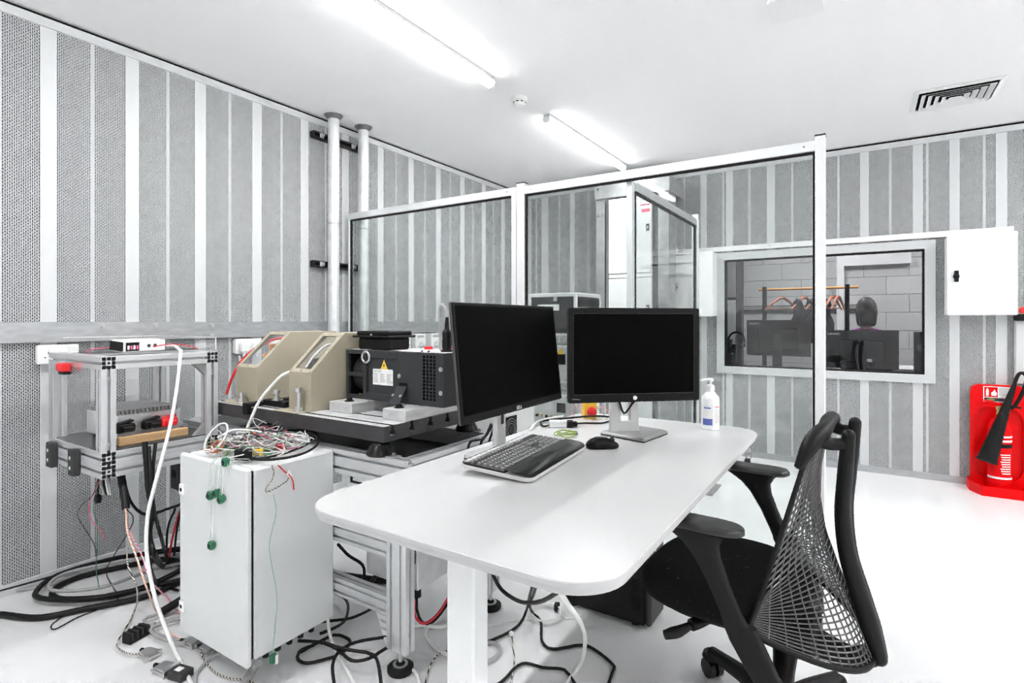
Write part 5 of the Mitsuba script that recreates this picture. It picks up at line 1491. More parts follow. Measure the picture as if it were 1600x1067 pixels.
for k in range(5):
    t = math.radians(141 + 72 * k)
    d = np.array([math.cos(t), math.sin(t), 0])
    e = hub + d * 0.31
    obj('base_leg', tube([hub + d * 0.02 + UP * 0.112, hub + d * 0.14 + UP * 0.105, e + UP * 0.078], [0.032, 0.026, 0.020], 12), 'black_plastic', CH, smooth=50)
    s = np.array([-d[1], d[0], 0])
    ck = obj('caster', cat(cyl(e + s * 0.006 + UP * 0.030, e + s * 0.024 + UP * 0.030, 0.030, 24), cyl(e - s * 0.006 + UP * 0.030, e - s * 0.024 + UP * 0.030, 0.030, 24), cyl(e + UP * 0.03, e + UP * 0.08, 0.008, 10)), 'black_satin', CH, smooth=40)
    obj('caster_hood', lathe([(0.0, 0.0), (0.028, -0.002), (0.033, -0.016), (0.028, -0.024)], e + UP * 0.082, n=20), 'black_plastic', ck, smooth=50)

obj = _CH0

# ---- computer tower on the floor under the desk
PC = thing('computer_tower', 'black computer tower standing on the floor under the desk', 'computer')
obj('case', box(-1.075, -0.715, 2.045, 2.215, 0.012, 0.43, 0.006), 'black_plastic', PC)
obj('front_bezel', box(-0.715, -0.690, 2.047, 2.213, 0.012, 0.43, 0.008), 'dark_grey', PC)  # dark grey puts the shadow on this side into its colour
obj('side_panel', box(-1.06, -0.72, 2.040, 2.046, 0.025, 0.42, 0.002), 'black_satin', PC)
for z0 in (0.07, 0.27):
    for k in range(12):
        obj('vent', box(-0.765, -0.728, 2.0385, 2.0405, z0 + 0.0105 * k, z0 + 0.0055 + 0.0105 * k), 'black_void', PC)
obj('power_button', cyl((-0.690, 2.10, 0.30), (-0.688, 2.10, 0.30), 0.008, 14), 'light_grey', PC)
for x in (-1.03, -0.76):
    for y in (2.07, 2.19):
        obj('foot', cyl((x, y, 0.0), (x, y, 0.013), 0.014, 12), 'rubber', PC)

# ================================================================ the room beyond the window
NY0, NY1, NX0, NX1 = BY + 0.13, 7.9, -3.15, 3.0
pr('block_paint', (0.50, 0.50, 0.50), 0.8, spec=0.1)
pr('block_paint_light', (0.55, 0.55, 0.55), 0.8, spec=0.1)
pr('mortar', (0.36, 0.36, 0.36), 0.9, spec=0.1)
pr('purple_cloth', (0.22, 0.03, 0.20), 0.9, spec=0.1)
pr('hair_dark', (0.012, 0.010, 0.009), 0.6)
pr('skin', (0.45, 0.28, 0.21), 0.5)
pr('trousers', (0.03, 0.03, 0.04), 0.9, spec=0.1)
struct('floor_beyond', box(NX0, NX1, BY + 0.12, NY1 + 0.1, -0.05, 0.0), 'mid_grey', 'dark floor of the next room')
struct('ceiling_beyond', box(NX0, NX1, BY + 0.12, NY1 + 0.1, CEIL, CEIL + 0.05), 'wall_paint', 'ceiling of the next room')
struct('wall_beyond_left', box(NX0 - 0.1, NX0, BY + 0.12, NY1, 0, CEIL), 'mid_grey', 'side wall of the next room')
struct('wall_beyond_right', box(NX1, NX1 + 0.1, BY + 0.12, NY1, 0, CEIL), 'mid_grey', 'side wall of the next room')
WBB = struct('wall_beyond', box(NX0, NX1, NY1 + 0.006, NY1 + 0.1, 0, CEIL), 'mortar', 'painted concrete block wall of the next room seen through the window')
for r in range(12):
    z0 = 0.008 + 0.2155 * r
    for c in range(-1, 15):
        x0 = NX0 + 0.45 * c + (0.225 if r % 2 else 0.0)
        a, b = max(x0, NX0), min(x0 + 0.443, NX1)
        if b - a > 0.05:
            obj('block', box(a, b, NY1, NY1 + 0.03, z0, min(z0 + 0.209, CEIL), 0.002), 'block_paint' if (r * 7 + c * 3) % 5 else 'block_paint_light', WBB)
for k, (x, y) in enumerate(((-0.6, 6.75), (1.2, 6.75))):
    t = thing('ceiling_panel', ('square ceiling light of the next room, left of the two, above the window view', 'square ceiling light of the next room, right of the two, above the window view')[k], 'lamp')
    obj('frame', box(x - 0.31, x + 0.31, y - 0.31, y + 0.31, CEIL - 0.012, CEIL - 0.001, 0.002), 'white_powder', t)
    m = sheet((x - 0.29, y - 0.29, CEIL - 0.0125), (x + 0.29, y - 0.29, CEIL - 0.0125), (x + 0.29, y + 0.29, CEIL - 0.0125), (x - 0.29, y + 0.29, CEIL - 0.0125))
    if m.face_normals[0][2] > 0:
        m.invert()
    obj('diffuser', m, 'white_plastic', t, emitter={'type': 'area', 'radiance': rgb(NEXT_LAMP)})
DT = thing('wall_trunking', 'grey dado trunking along the block wall behind the coat rack', 'trunking')
obj('trunk', box(-2.4, 0.05, NY1 - 0.05, NY1 - 0.001, 1.335, 1.40, 0.003), 'dark_grey', DT)
obj('lid', box(-2.4, 0.05, NY1 - 0.054, NY1 - 0.05, 1.345, 1.39, 0.001), 'mid_grey', DT)
WT = thing('reflection_boxes', 'added white boxes on the block wall standing in for a bright reflection in the window', 'duct')  # added white boxes that stand in for a bright window reflection
obj('reflection_upright', box(-0.285, -0.205, NY1 - 0.08, NY1 - 0.001, 0.0, 1.93, 0.003), 'white_powder', WT)
obj('reflection_bar', box(-0.285, 0.46, NY1 - 0.08, NY1 - 0.001, 1.87, 2.01, 0.003), 'white_powder', WT)
CU = thing('cupboard', 'tall dark cupboard with a pale lower door at the left of the window view', 'cupboard')
obj('carcass', box(-2.30, -1.36, 7.35, NY1 - 0.06, 0.0, 2.3, 0.004), 'dark_grey', CU)
obj('door', box(-1.82, -1.37, 7.33, 7.35, 0.9, 1.46, 0.003), 'light_grey', CU)
obj('upper_door', box(-2.28, -1.37, 7.33, 7.35, 1.50, 2.28, 0.003), 'mid_grey', CU)
CR = thing('coat_rack', 'coat rack with black uprights and a wooden rail beyond the window', 'coat rack')
for x in (-0.985, -0.155):
    obj('upright', box(x - 0.022, x + 0.022, 6.98, 7.02, 0.04, 1.60, 0.004), 'black_plastic', CR)
    obj('foot', box(x - 0.025, x + 0.025, 6.75, 7.25, 0.0, 0.04, 0.004), 'black_plastic', CR)
obj('rail', cyl((-1.05, 7.0, 1.565), (-0.05, 7.0, 1.565), 0.014, 14), 'orange_wood' if 'orange_wood' in scene else pr('orange_wood', (0.62, 0.30, 0.08), 0.5), CR, smooth=40)


def hanger(x, lab, yaw=0.35, garment=None):
    t = thing('coat_hanger', lab, 'hanger')
    z = 1.55
    R = trimesh.transformations.rotation_matrix(yaw, (0, 0, 1), (x, 7.0, z))

    def q(m):
        m.apply_transform(R)
        return m
    obj('hook', q(tube([(x, 7.0, z - 0.085), (x, 7.0, z - 0.02), (x + 0.022, 7.0, z + 0.005), (x + 0.018, 7.0, z + 0.03), (x, 7.0, z + 0.038)], 0.0025, 6)), 'steel', t, smooth=40)
    obj('shoulder', q(tube([(x - 0.21, 7.0, z - 0.225), (x - 0.10, 7.0, z - 0.135), (x - 0.03, 7.0, z - 0.088), (x + 0.03, 7.0, z - 0.088), (x + 0.10, 7.0, z - 0.135), (x + 0.21, 7.0, z - 0.225)], [0.009, 0.014, 0.017, 0.017, 0.014, 0.009], 10, smooth=False)), 'hanger_wood', t, smooth=50)
    obj('bar', q(cyl((x - 0.19, 7.0, z - 0.212), (x + 0.19, 7.0, z - 0.212), 0.005, 8)), 'hanger_wood', t)
    if garment:
        g = thing('garment', garment, 'clothes')
        out = Polygon([(-0.17, -0.60), (-0.20, -0.40), (-0.13, -0.25), (-0.15, -0.13), (-0.10, -0.10), (-0.03, -0.27), (0.03, -0.27), (0.10, -0.10), (0.15, -0.13), (0.13, -0.25), (0.20, -0.40), (0.17, -0.60)]).buffer(-0.008).buffer(0.012)
        rings = []
        pts = [out.exterior.interpolate(i / 80, normalized=True).coords[0] for i in range(80)]
        cen = np.mean(pts, 0)
        for y, sc_ in ((-0.035, 0.90), (-0.028, 0.97), (0.0, 1.0), (0.028, 0.97), (0.035, 0.90)):
            rings.append(np.array([[x + cen[0] + (a - cen[0]) * sc_, 7.0 + y + 0.006 * math.sin(a * 60), z + cen[1] + (b - cen[1]) * sc_] for a, b in pts]))
        m = [trimesh.Trimesh(*_strip(rings), process=False), prism(Polygon([(r_[0], r_[2]) for r_ in rings[0]]), (0, 6.966, 0), (1, 0, 0), (0, 0, 1), 0.001), prism(Polygon([(r_[0], r_[2]) for r_ in rings[0]]), (0, 7.036, 0), (1, 0, 0), (0, 0, 1), 0.001)]
        for k in m:
            q(k)
        obj('cloth', cat(m), 'trousers', g, smooth=50)
        obj('strap', q(tube([(x - 0.12, 6.99, z - 0.115), (x - 0.125, 7.0, z - 0.10), (x - 0.12, 7.012, z - 0.115)], 0.004, 6)), 'trousers', g)


def _strip(rings):
    n = len(rings[0])
    f = []
    for k in range(len(rings) - 1):
        for i in range(n):
            j = (i + 1) % n
            f += [[k * n + i, k * n + j, (k + 1) * n + j], [k * n + i, (k + 1) * n + j, (k + 1) * n + i]]
    return np.vstack(rings), np.array(f)


hanger(-0.80, 'empty wooden coat hanger at the left end of the wooden rail', 0.72)
hanger(-0.57, 'wooden coat hanger with a dark strappy garment, second from the left on the rail', 1.0, 'dark strappy garment hanging at the middle of the wooden rail')
hanger(-0.42, 'wooden coat hanger with a dark garment hidden by the white glass screen post', 0.95, 'dark garment hanging behind the white glass screen post')
hanger(-0.29, 'wooden coat hanger turned edge-on, near the right upright of the coat rack', 1.2)
hanger(-0.24, 'wooden coat hanger turned edge-on, nearest the right upright of the coat rack', 1.3)

ND = thing('office_desk', 'pale office desk below the window in the next room', 'desk')
obj('top', box(-1.6, 1.3, NY0 + 0.02, 6.05, 0.715, 0.74, 0.004), 'light_grey', ND)
for x in (-1.5, 0.0, 1.2):
    obj('leg', box(x - 0.025, x + 0.025, 5.4, 5.45, 0.0, 0.715, 0.004), 'dark_grey', ND)
    obj('leg', box(x - 0.025, x + 0.025, 5.95, 6.0, 0.0, 0.715, 0.004), 'dark_grey', ND)
for k, (x0, x1, zt, lab) in enumerate(((-0.945, -0.405, 1.206, 'black monitor seen from behind through the window, left one under the coat rack'), (-0.288, 0.247, 1.117, 'black monitor seen from behind through the window, right of the white post'))):
    t = thing('monitor', lab, 'monitor')
    obj('back_shell', cat(box(x0, x1, 5.60, 5.62, zt - 0.335, zt, 0.004), box(x0 + 0.1, x1 - 0.1, 5.57, 5.60, zt - 0.28, zt - 0.08, 0.012)), 'black_plastic', t)
    obj('screen', box(x0 + 0.01, x1 - 0.01, 5.62, 5.622, zt - 0.32, zt - 0.01), 'screen_black', t)
    xm = (x0 + x1) / 2
    obj('stand', box(xm - 0.04, xm + 0.04, 5.55, 5.572, 0.745, zt - 0.12, 0.004), 'black_plastic', t)
    obj('foot', box(xm - 0.12, xm + 0.12, 5.50, 5.68, 0.74, 0.748, 0.003), 'black_plastic', t)
    obj('brand_lettering', text('Lenovo', 0.020, (x0 + (0.02 if k == 0 else 0.012), 5.5995, zt - 0.042), (1, 0, 0), (0, 0, 1), bold=True), 'light_grey', t)
    obj('sticker', box(x1 - 0.30 + 0.06 * k, x1 - 0.25 + 0.06 * k, 5.568, 5.5705, zt - 0.27, zt - 0.245), 'label_white', t)
SP = thing('speaker', 'slim black desk speaker at the right edge of the window view', 'speaker')
obj('case', box(0.345, 0.43, 5.50, 5.60, 0.742, 1.11, 0.006), 'black_plastic', SP)
obj('cone', cyl((0.387, 5.50, 0.98), (0.387, 5.495, 0.98), 0.03, 20), 'dark_grey', SP)
HS = thing('headset', 'black headset standing on the desk at the left edge of the window view', 'headset')
hc = np.array([-1.02, 5.50, 1.00])
obj('band', tube([hc + np.array([0.075 * math.cos(t), 0, 0.09 * math.sin(t)]) for t in np.linspace(0.0, math.pi, 12)], 0.009, 8), 'black_plastic', HS, smooth=50)
for s in (-1, 1):
    obj('ear_cup', cyl(hc + [s * 0.075, 0, -0.01], hc + [s * 0.045, 0, -0.015], 0.038, 20), 'dark_grey', HS, smooth=40)
obj('stand', cat(cyl((hc[0], hc[1], 0.755), (hc[0], hc[1], 1.083), 0.008, 10), cyl((hc[0], hc[1], 0.74), (hc[0], hc[1], 0.755), 0.06, 20)), 'steel_dark', HS)
NC_ = thing('office_chair', 'dark office chair of the person in the next room, beyond the window', 'chair')
px_, py_ = 0.02, 6.40
obj('seat', loft([rr_ring(px_ - 0.22, px_ + 0.22, py_ - 0.22, py_ + 0.22, 0.09, z) for z in (0.40, 0.43, 0.455)]), 'seat_fabric', NC_, smooth=40)
obj('backrest', box(px_ - 0.21, px_ + 0.21, py_ - 0.29, py_ - 0.25, 0.55, 0.98, 0.03), 'black_plastic', NC_)
obj('back_stem', tube([(px_, py_ - 0.1, 0.39), (px_, py_ - 0.29, 0.40), (px_, py_ - 0.30, 0.60)], 0.02, 10), 'black_plastic', NC_)
obj('column', cyl((px_, py_, 0.08), (px_, py_, 0.40), 0.025, 14), 'steel_dark', NC_)
for k in range(5):
    t = 2 * math.pi * k / 5
    e = np.array([px_ + 0.28 * math.cos(t), py_ + 0.28 * math.sin(t), 0.06])
    ck = obj('base_leg', tube([(px_, py_, 0.10), e + [0, 0, 0.01]], 0.018, 8, smooth=False), 'black_plastic', NC_)
    obj('caster', cyl(e + [0.012, 0, -0.032], e + [-0.012, 0, -0.032], 0.028, 14), 'black_plastic', ck)

# ---- a person sitting at the far side of that room, seen from behind
import manifold3d as m3


def ball(p, r, n=20):
    return m3.Manifold.sphere(r, n).translate([float(x) for x in p])


def limb(*js):
    out = None
    for (p, r), (q, s) in zip(js[:-1], js[1:]):
        h = m3.Manifold.batch_hull([ball(p, r), ball(q, s)])
        out = h if out is None else out + h
    return out


def at_(x, y, z):
    return np.array([px_ + x, py_ + y, z])


def organic(man, step, it=8):
    m = man.refine_to_length(step).to_mesh()
    t = trimesh.Trimesh(m.vert_properties[:, :3], m.tri_verts, process=True)
    trimesh.smoothing.filter_taubin(t, iterations=it)
    return t


PE = thing('person', 'person with dark hair in a purple top sitting with their back to the window', 'person')
head_c = at_(0.0, 0.06, 1.30)
body = m3.Manifold.batch_hull([ball(at_(-0.13, 0.03, 1.03), 0.075), ball(at_(0.13, 0.03, 1.03), 0.075), ball(at_(0.0, 0.05, 1.06), 0.08)])
body += m3.Manifold.batch_hull([ball(at_(-0.12, 0.03, 1.02), 0.085), ball(at_(0.12, 0.03, 1.02), 0.085), ball(at_(-0.10, -0.03, 0.72), 0.095), ball(at_(0.10, -0.03, 0.72), 0.095)])
body += m3.Manifold.batch_hull([ball(at_(-0.10, -0.03, 0.72), 0.095), ball(at_(0.10, -0.03, 0.72), 0.095), ball(at_(-0.10, -0.05, 0.555), 0.10), ball(at_(0.10, -0.05, 0.555), 0.10)])
for s in (-1, 1):
    body += limb((at_(s * 0.175, 0.03, 1.02), 0.058), (at_(s * 0.215, 0.08, 0.76), 0.045), (at_(s * 0.13, 0.30, 0.745), 0.035), (at_(s * 0.11, 0.33, 0.748), 0.030))
legs = None
for s in (-1, 1):
    g_ = limb((at_(s * 0.10, -0.03, 0.55), 0.092), (at_(s * 0.11, 0.38, 0.50), 0.065), (at_(s * 0.11, 0.40, 0.10), 0.042), (at_(s * 0.115, 0.52, 0.045), 0.036))
    legs = g_ if legs is None else legs + g_
skin_ = limb((at_(0, 0.045, 1.08), 0.052), (at_(0, 0.055, 1.22), 0.050))
skull = m3.Manifold.sphere(1.0, 40).scale([0.075, 0.092, 0.112]).translate([float(x) for x in head_c + [0, 0, 0.005]])
jaw = m3.Manifold.batch_hull([ball(head_c + [0, 0.065, -0.085], 0.026), ball(head_c + [-0.038, 0.02, -0.055], 0.035), ball(head_c + [0.038, 0.02, -0.055], 0.035)])
nose = m3.Manifold.batch_hull([ball(head_c + [0, 0.088, 0.012], 0.008), ball(head_c + [0, 0.105, -0.022], 0.011)])
skin_ += skull + jaw + nose
for s in (-1, 1):
    skin_ += ball(head_c + [s * 0.074, -0.002, -0.012], 0.016) + m3.Manifold.batch_hull([ball(head_c + [s * 0.030, 0.084, 0.012], 0.010), ball(head_c + [s * 0.028, 0.080, 0.014], 0.012)])
    hand = m3.Manifold.batch_hull([ball(at_(s * 0.108, 0.335, 0.760), 0.026), ball(at_(s * 0.100, 0.395, 0.758), 0.020), ball(at_(s * 0.078, 0.385, 0.758), 0.018)])
    for k in range(4):
        a = at_(s * (0.110 - 0.017 * k), 0.400, 0.760)
        hand += limb((a, 0.0095), (a + [0, 0.035 - 0.004 * abs(k - 1), 0.004], 0.0085), (a + [0, 0.062 - 0.005 * abs(k - 1), -0.008], 0.0075))
    hand += limb((at_(s * 0.085, 0.355, 0.758), 0.012), (at_(s * 0.058, 0.385, 0.756), 0.010), (at_(s * 0.050, 0.408, 0.752), 0.008))
    skin_ += hand
obj('body', organic(skin_ + body.scale([1, 1, 1]) * 1 if False else skin_, 0.012, 6), 'skin', PE, smooth=True)
obj('top', organic(body, 0.03, 10), 'purple_cloth', PE, smooth=True)
obj('trousers', organic(legs, 0.03, 8), 'trousers', PE, smooth=True)
hair = m3.Manifold.batch_hull([m3.Manifold.sphere(1.0, 40).scale([0.088, 0.100, 0.118]).translate([float(x) for x in head_c + [0, -0.014, 0.018]]), ball(head_c + [-0.05, -0.06, -0.02], 0.042), ball(head_c + [0.05, -0.06, -0.02], 0.042), ball(head_c + [-0.045, -0.055, -0.12], 0.038), ball(head_c + [0.045, -0.055, -0.12], 0.038)])
hair -= m3.Manifold.cube([0.14, 0.2, 0.20], True).translate([float(x) for x in head_c + [0, 0.15, -0.05]])
obj('hair', organic(hair, 0.014, 6), 'hair_dark', PE, smooth=True)
ND2 = thing('work_table', 'table in front of the seated person in the next room', 'table')
obj('top', box(-0.11, 0.95, py_ + 0.26, py_ + 0.8, 0.695, 0.72, 0.004), 'light_grey', ND2)
for x in (-0.07, 0.91):
    for y in (py_ + 0.28, py_ + 0.76):
        obj('leg', box(x - 0.02, x + 0.02, y - 0.02, y + 0.02, 0, 0.695, 0.003), 'dark_grey', ND2)

# ================================================================ cables and small parts


def cable(name, pts, r, mat, lab, cat_='cable', group=None, n=8):
    p = smooth_path([np.asarray(p, float) for p in pts])
    p[:, 2] = np.maximum(p[:, 2], r + 0.0005)          # nothing sinks into the floor
    return single(name, tube(p, r, n, smooth=False), mat, lab, cat_, group, smooth=50)


def fl(px, z=0.01):
    return [atz(u, v, z) for u, v in px]


# ---- coil of thick cables on the floor at the left
cable('floor_cable', fl([(0, 960), (60, 965), (130, 952), (215, 935), (262, 918), (300, 893), (262, 874), (190, 886), (120, 903), (84, 922), (96, 936), (180, 930), (248, 908), (300, 880)], 0.013), 0.0125, 'cable_black', 'thickest black cable of the floor coil, running out of the left edge of the photo')
cable('floor_cable', [p + UP * 0.018 for p in fl([(300, 862), (262, 867), (180, 878), (92, 904), (57, 930), (68, 942), (140, 942), (222, 926), (300, 908)], 0.013)], 0.011, 'cable_black', 'black cable making the outermost loop of the coil on the floor')
cable('floor_cable', [p + UP * 0.030 for p in fl([(300, 872), (240, 879), (170, 890), (105, 905), (78, 922), (88, 934), (160, 928), (240, 900), (300, 886)], 0.013)], 0.0075, 'cable_grey', 'grey cable among the black loops of the coil on the floor')
cable('floor_cable', fl([(0, 917), (30, 921), (90, 910), (140, 894), (185, 884), (260, 872), (300, 868)], 0.010), 0.009, 'cable_grey', 'grey cable leaving the coil along the foot of the left wall')
cable('floor_cable', [p + UP * 0.03 for p in fl([(0, 934), (60, 917), (110, 902), (170, 884), (250, 868), (300, 862)], 0.010)], 0.004, 'cable_black', 'thin black cable leaving the coil towards the left edge of the photo')
cable('thin_wire', fl([(178, 940), (150, 953), (120, 965), (86, 983), (80, 977), (92, 967), (100, 962)], 0.004), 0.0022, 'cable_black', 'thin black wire making a small loop on the floor in front of the coil', 'wire')
# ---- cables down from the cage
XC = -2.405
cable('sleeved_cable', [aty(189, 742, 0.97), aty(193, 766, 0.96), aty(197, 794, 0.95)], 0.014, 'cable_black', 'short thick sleeved bundle below the cage from which twisted wires fan out')
ta = aty(197, 794, 0.95)
cable('twisted_wire', [ta, aty(199, 830, 0.94), aty(213, 870, 0.93), aty(228, 915, 0.92), *fl([(244, 955), (262, 985), (286, 1000), (300, 1006)], 0.012)], 0.0032, 'twist_orange', 'orange and white twisted wire pair hanging from the sleeved bundle to the grey connectors', 'wire')
cable('twisted_wire', [ta + RT * 0.004, aty(201, 840, 0.95), aty(199, 880, 0.94), aty(214, 920, 0.94), *fl([(212, 950), (200, 975), (186, 998), (183, 1010), (200, 1021), (226, 1023)], 0.012)], 0.003, 'twist_black', 'black and white twisted wire pair hanging from the sleeved bundle to the nearest grey connector', 'wire')
cable('twisted_wire', [ta - RT * 0.004, aty(205, 835, 0.97), aty(222, 868, 0.98), aty(234, 905, 0.97), *fl([(252, 925), (280, 957)], 0.012)], 0.0032, 'twist_pink', 'pink and white twisted wire pair passing behind the grey cabinet', 'wire')
cable('thin_wire', [ta, aty(208, 815, 0.96), aty(180, 865, 0.97), aty(166, 893, 0.97), *fl([(178, 920), (186, 940)], 0.006)], 0.002, 'cable_black', 'single thin black wire drooping left of the twisted pairs', 'wire')
cable('black_cable', [atx(226, 690, -2.40), atx(229, 725, XC + 0.02), atx(232, 765, XC + 0.04), aty(238, 800, 1.02), aty(233, 835, 1.02), aty(243, 870, 1.02), *fl([(256, 886), (272, 880), (300, 870)], 0.02)], 0.011, 'cable_black', 'thick black cable from the plugs in the cage down to the floor coil')
cable('black_cable', [atx(243, 693, -2.40), atx(239, 735, XC + 0.03), aty(240, 790, 1.05), aty(252, 840, 1.05), *fl([(262, 872), (280, 882)], 0.02)], 0.0065, 'cable_black', 'thin black cable from the middle plug in the cage down to the floor coil')
cable('black_cable', [atx(233, 697, -2.395), aty(236, 775, 1.0), aty(231, 840, 1.0), aty(236, 890, 1.0), *fl([(250, 915), (278, 922)], 0.012)], 0.006, 'cable_black', 'black cable hanging beside the white hose in front of the coil')
cable('black_cable', [aty(192, 744, 1.10), aty(205, 785, 1.10), aty(228, 804, 1.12), aty(262, 795, 1.2), aty(290, 785, 1.25)], 0.006, 'cable_black', 'black cable sagging from the cage towards the back of the grey cabinet')
for k, (pts, mat, lab) in enumerate((([(274, 795), (263, 822), (260, 860), (262, 880)], 'cable_black', 'black cable hanging behind the grey cabinet, left of the red one'), ([(280, 800), (270, 838), (264, 870)], 'red_matt', 'red cable hanging behind the left edge of the grey cabinet'), ([(283, 795), (276, 830), (272, 868)], 'cable_black', 'black cable hanging behind the grey cabinet, right of the red one'))):
    cable('drop_cable', [aty(u, v, 1.30) for u, v in pts], 0.005, mat, lab)
cable('white_hose', [(-2.515, 1.15, 1.092), (-2.49, 1.165, 1.095), (-2.44, 1.17, 1.072), atf(282, 552, 2.18), atf(277, 600, 2.16), atf(267, 660, 2.12), atf(252, 720, 2.06), atf(240, 765, 2.02), atf(231, 805, 2.0), atf(229, 860, 1.98), atf(240, 925, 1.95), atf(262, 990, 1.90), *fl([(285, 1040), (310, 1090)], 0.012)], 0.0066, 'cable_white', 'long white cable arching from the network box over the cage down to the floor')
cable('thin_wire', [(-2.50, 1.09, 1.092), (-2.47, 1.16, 1.10), (-2.45, 1.23, 1.085), (-2.46, 1.25, 1.075)], 0.002, 'red_matt', 'thin red wire behind the white network box on the cage lid', 'wire')
cable('thin_wire', [(-2.72, 0.93, 1.075), (-2.66, 0.95, 1.085), (-2.60, 0.975, 1.09)], 0.0022, 'pink_wire', 'thin pink wire leading to the left end of the white network box', 'wire')
for k, (pts, mat, lab) in enumerate((
        ([(153, 748), (146, 772), (127, 790), (121, 805), (132, 825), (146, 848), (152, 868)], 'cable_black', 'thin black wire bowing to the left under the cage'),
        ([(156, 748), (148, 778), (146, 800), (152, 820), (151, 870), (150, 890), (155, 918)], 'green', 'thin green wire hanging under the cage'),
        ([(158, 748), (140, 785), (143, 812), (158, 830), (163, 845)], 'pink_wire', 'thin pink wire hanging under the cage'))):
    cable('thin_wire', [aty(u, v, 0.93) for u, v in pts], 0.0016, mat, lab, 'wire')
for k in range(4):
    cable('stub_wire', [aty(157 + 4 * k, 744, 0.95), aty(159 + 4 * k, 760, 0.94), aty(163 + 3.5 * k, 773, 0.94)], 0.004, ('cable_grey', 'cable_black', 'cable_white', 'cable_grey')[k], ('short grey wire stub under the near cage corner, leftmost', 'short black wire stub under the near cage corner', 'short white wire stub under the near cage corner', 'short grey wire stub under the near cage corner, rightmost')[k], 'wire')
KN = thing('connector', 'small black connector dangling below the near corner of the cage', 'connector')
q = aty(153, 779, 0.93)
obj('shell', rot(box(q[0] - 0.014, q[0] + 0.014, q[1] - 0.010, q[1] + 0.010, q[2] - 0.014, q[2] + 0.014, 0.003), (0, 1, 0), 20, q), 'black_plastic', KN)
obj('lead', tube([q + UP * 0.012, aty(153, 765, 0.935), aty(155, 748, 0.95)], 0.003, 6), 'cable_black', KN)
MB_ = thing('mounting_bracket', 'dark round-holed bracket beside the top left corner of the grey cabinet', 'bracket')
q = aty(274, 740, 1.31)
obj('plate', box(q[0] - 0.035, q[0] + 0.035, q[1] - 0.006, q[1] + 0.018, q[2] - 0.075, q[2] + 0.075, 0.003), 'dark_grey', MB_)
obj('hole', cyl(q + [0.0, -0.006, 0.0], q + [0.0, -0.0075, 0.0], 0.018, 18), 'black_void', MB_)


# ---- connectors lying on the floor
def hood(u, v, ang, lab, body='alu', s=1.0, dark=False):
    t = thing('floor_connector', lab, 'connector')
    o = atz(u, v, 0.0)
    d = RT * math.cos(ang) + FW * math.sin(ang)
    e = np.array([-d[1], d[0], 0])
    obj('hood', place(loft([np.array([[-0.030 * s, -0.017 * s, z], [0.022 * s, -0.024 * s, z], [0.022 * s, 0.024 * s, z], [-0.030 * s, 0.017 * s, z]]) for z in (0.002, 0.020 * s)]), o, d, e), body, t)
    obj('flange', place(box(0.022 * s, 0.028 * s, -0.030 * s, 0.030 * s, 0.001, 0.022 * s, 0.001), o, d, e), 'steel', t)
    obj('contact_face', place(box(0.028 * s, 0.036 * s, -0.018 * s, 0.018 * s, 0.005, 0.017 * s, 0.002), o, d, e), 'black_plastic' if dark else 'steel', t)
    obj('strain_relief', place(cyl((-0.050 * s, 0, 0.011 * s), (-0.030 * s, 0, 0.011 * s), 0.007 * s, 12), o, d, e), 'black_plastic', t)
    for q_ in (-1, 1):
        obj('thumb_screw', place(cyl((-0.038 * s, q_ * 0.021 * s, 0.011 * s), (0.022 * s, q_ * 0.024 * s, 0.011 * s), 0.0035 * s, 8), o, d, e), 'steel', t)


hood(300, 1008, -0.25, 'grey connector hood on the floor at the end of the orange twisted wires', 'alu', 1.0)
hood(326, 1017, -0.35, 'grey connector hood half under the front edge of the grey cabinet', 'alu', 0.95)
hood(233, 1026, -0.5, 'grey connector hood on the floor ending the black twisted wires', 'alu', 1.0)
hood(260, 1050, -0.35, 'grey connector hood with dark face near the bottom edge, left of the cabinet', 'alu', 1.1, True)
t = thing('floor_connector', 'dark connector block plugged to the grey hood nearest the bottom edge', 'connector')
o = atz(278, 1057, 0.0)
d = RT * math.cos(-0.35) + FW * math.sin(-0.35)
e = np.array([-d[1], d[0], 0])
obj('block', place(box(-0.02, 0.045, -0.026, 0.026, 0.001, 0.028, 0.004), o, d, e), 'dark_grey', t)
obj('label', place(box(-0.005, 0.020, -0.012, 0.010, 0.028, 0.0285), o, d, e), 'label_white', t)
t = thing('floor_connector', 'black ribbed multi-way connector lying on the floor left of the cabinet', 'connector')
o = atz(211, 999, 0.0)
d = RT * math.cos(1.25) + FW * math.sin(1.25)
e = np.array([-d[1], d[0], 0])
obj('block', place(box(-0.035, 0.045, -0.022, 0.022, 0.001, 0.038, 0.003), o, d, e), 'black_plastic', t)
for k in range(4):
    obj('rib', place(box(-0.030 + 0.02 * k, -0.024 + 0.02 * k, -0.024, 0.024, 0.012, 0.040), o, d, e), 'dark_grey', t)
obj('tail', tube([o + d * 0.045 + UP * 0.018, o + d * 0.075 + UP * 0.024, *fl([(232, 985), (240, 978), (262, 968), (300, 962)], 0.012)], 0.007, 8), 'cable_grey', t, smooth=50)
t = thing('floor_connector', 'black plug with pale tip standing askew behind the white hose', 'connector')
o = atz(250, 958, 0.02)
obj('body', cyl(o, o + RT * 0.07 + FW * 0.06 + UP * 0.035, 0.016, 16), 'black_plastic', t, smooth=40)
obj('tip', cyl(o + RT * 0.07 + FW * 0.06 + UP * 0.035, o + RT * 0.095 + FW * 0.08 + UP * 0.047, 0.012, 16), 'light_grey', t, smooth=40)
obj('tail', tube([o, o - RT * 0.03 - FW * 0.05, *fl([(243, 985), (250, 992), (290, 1003)], 0.01)], 0.006, 8), 'cable_grey', t, smooth=50)
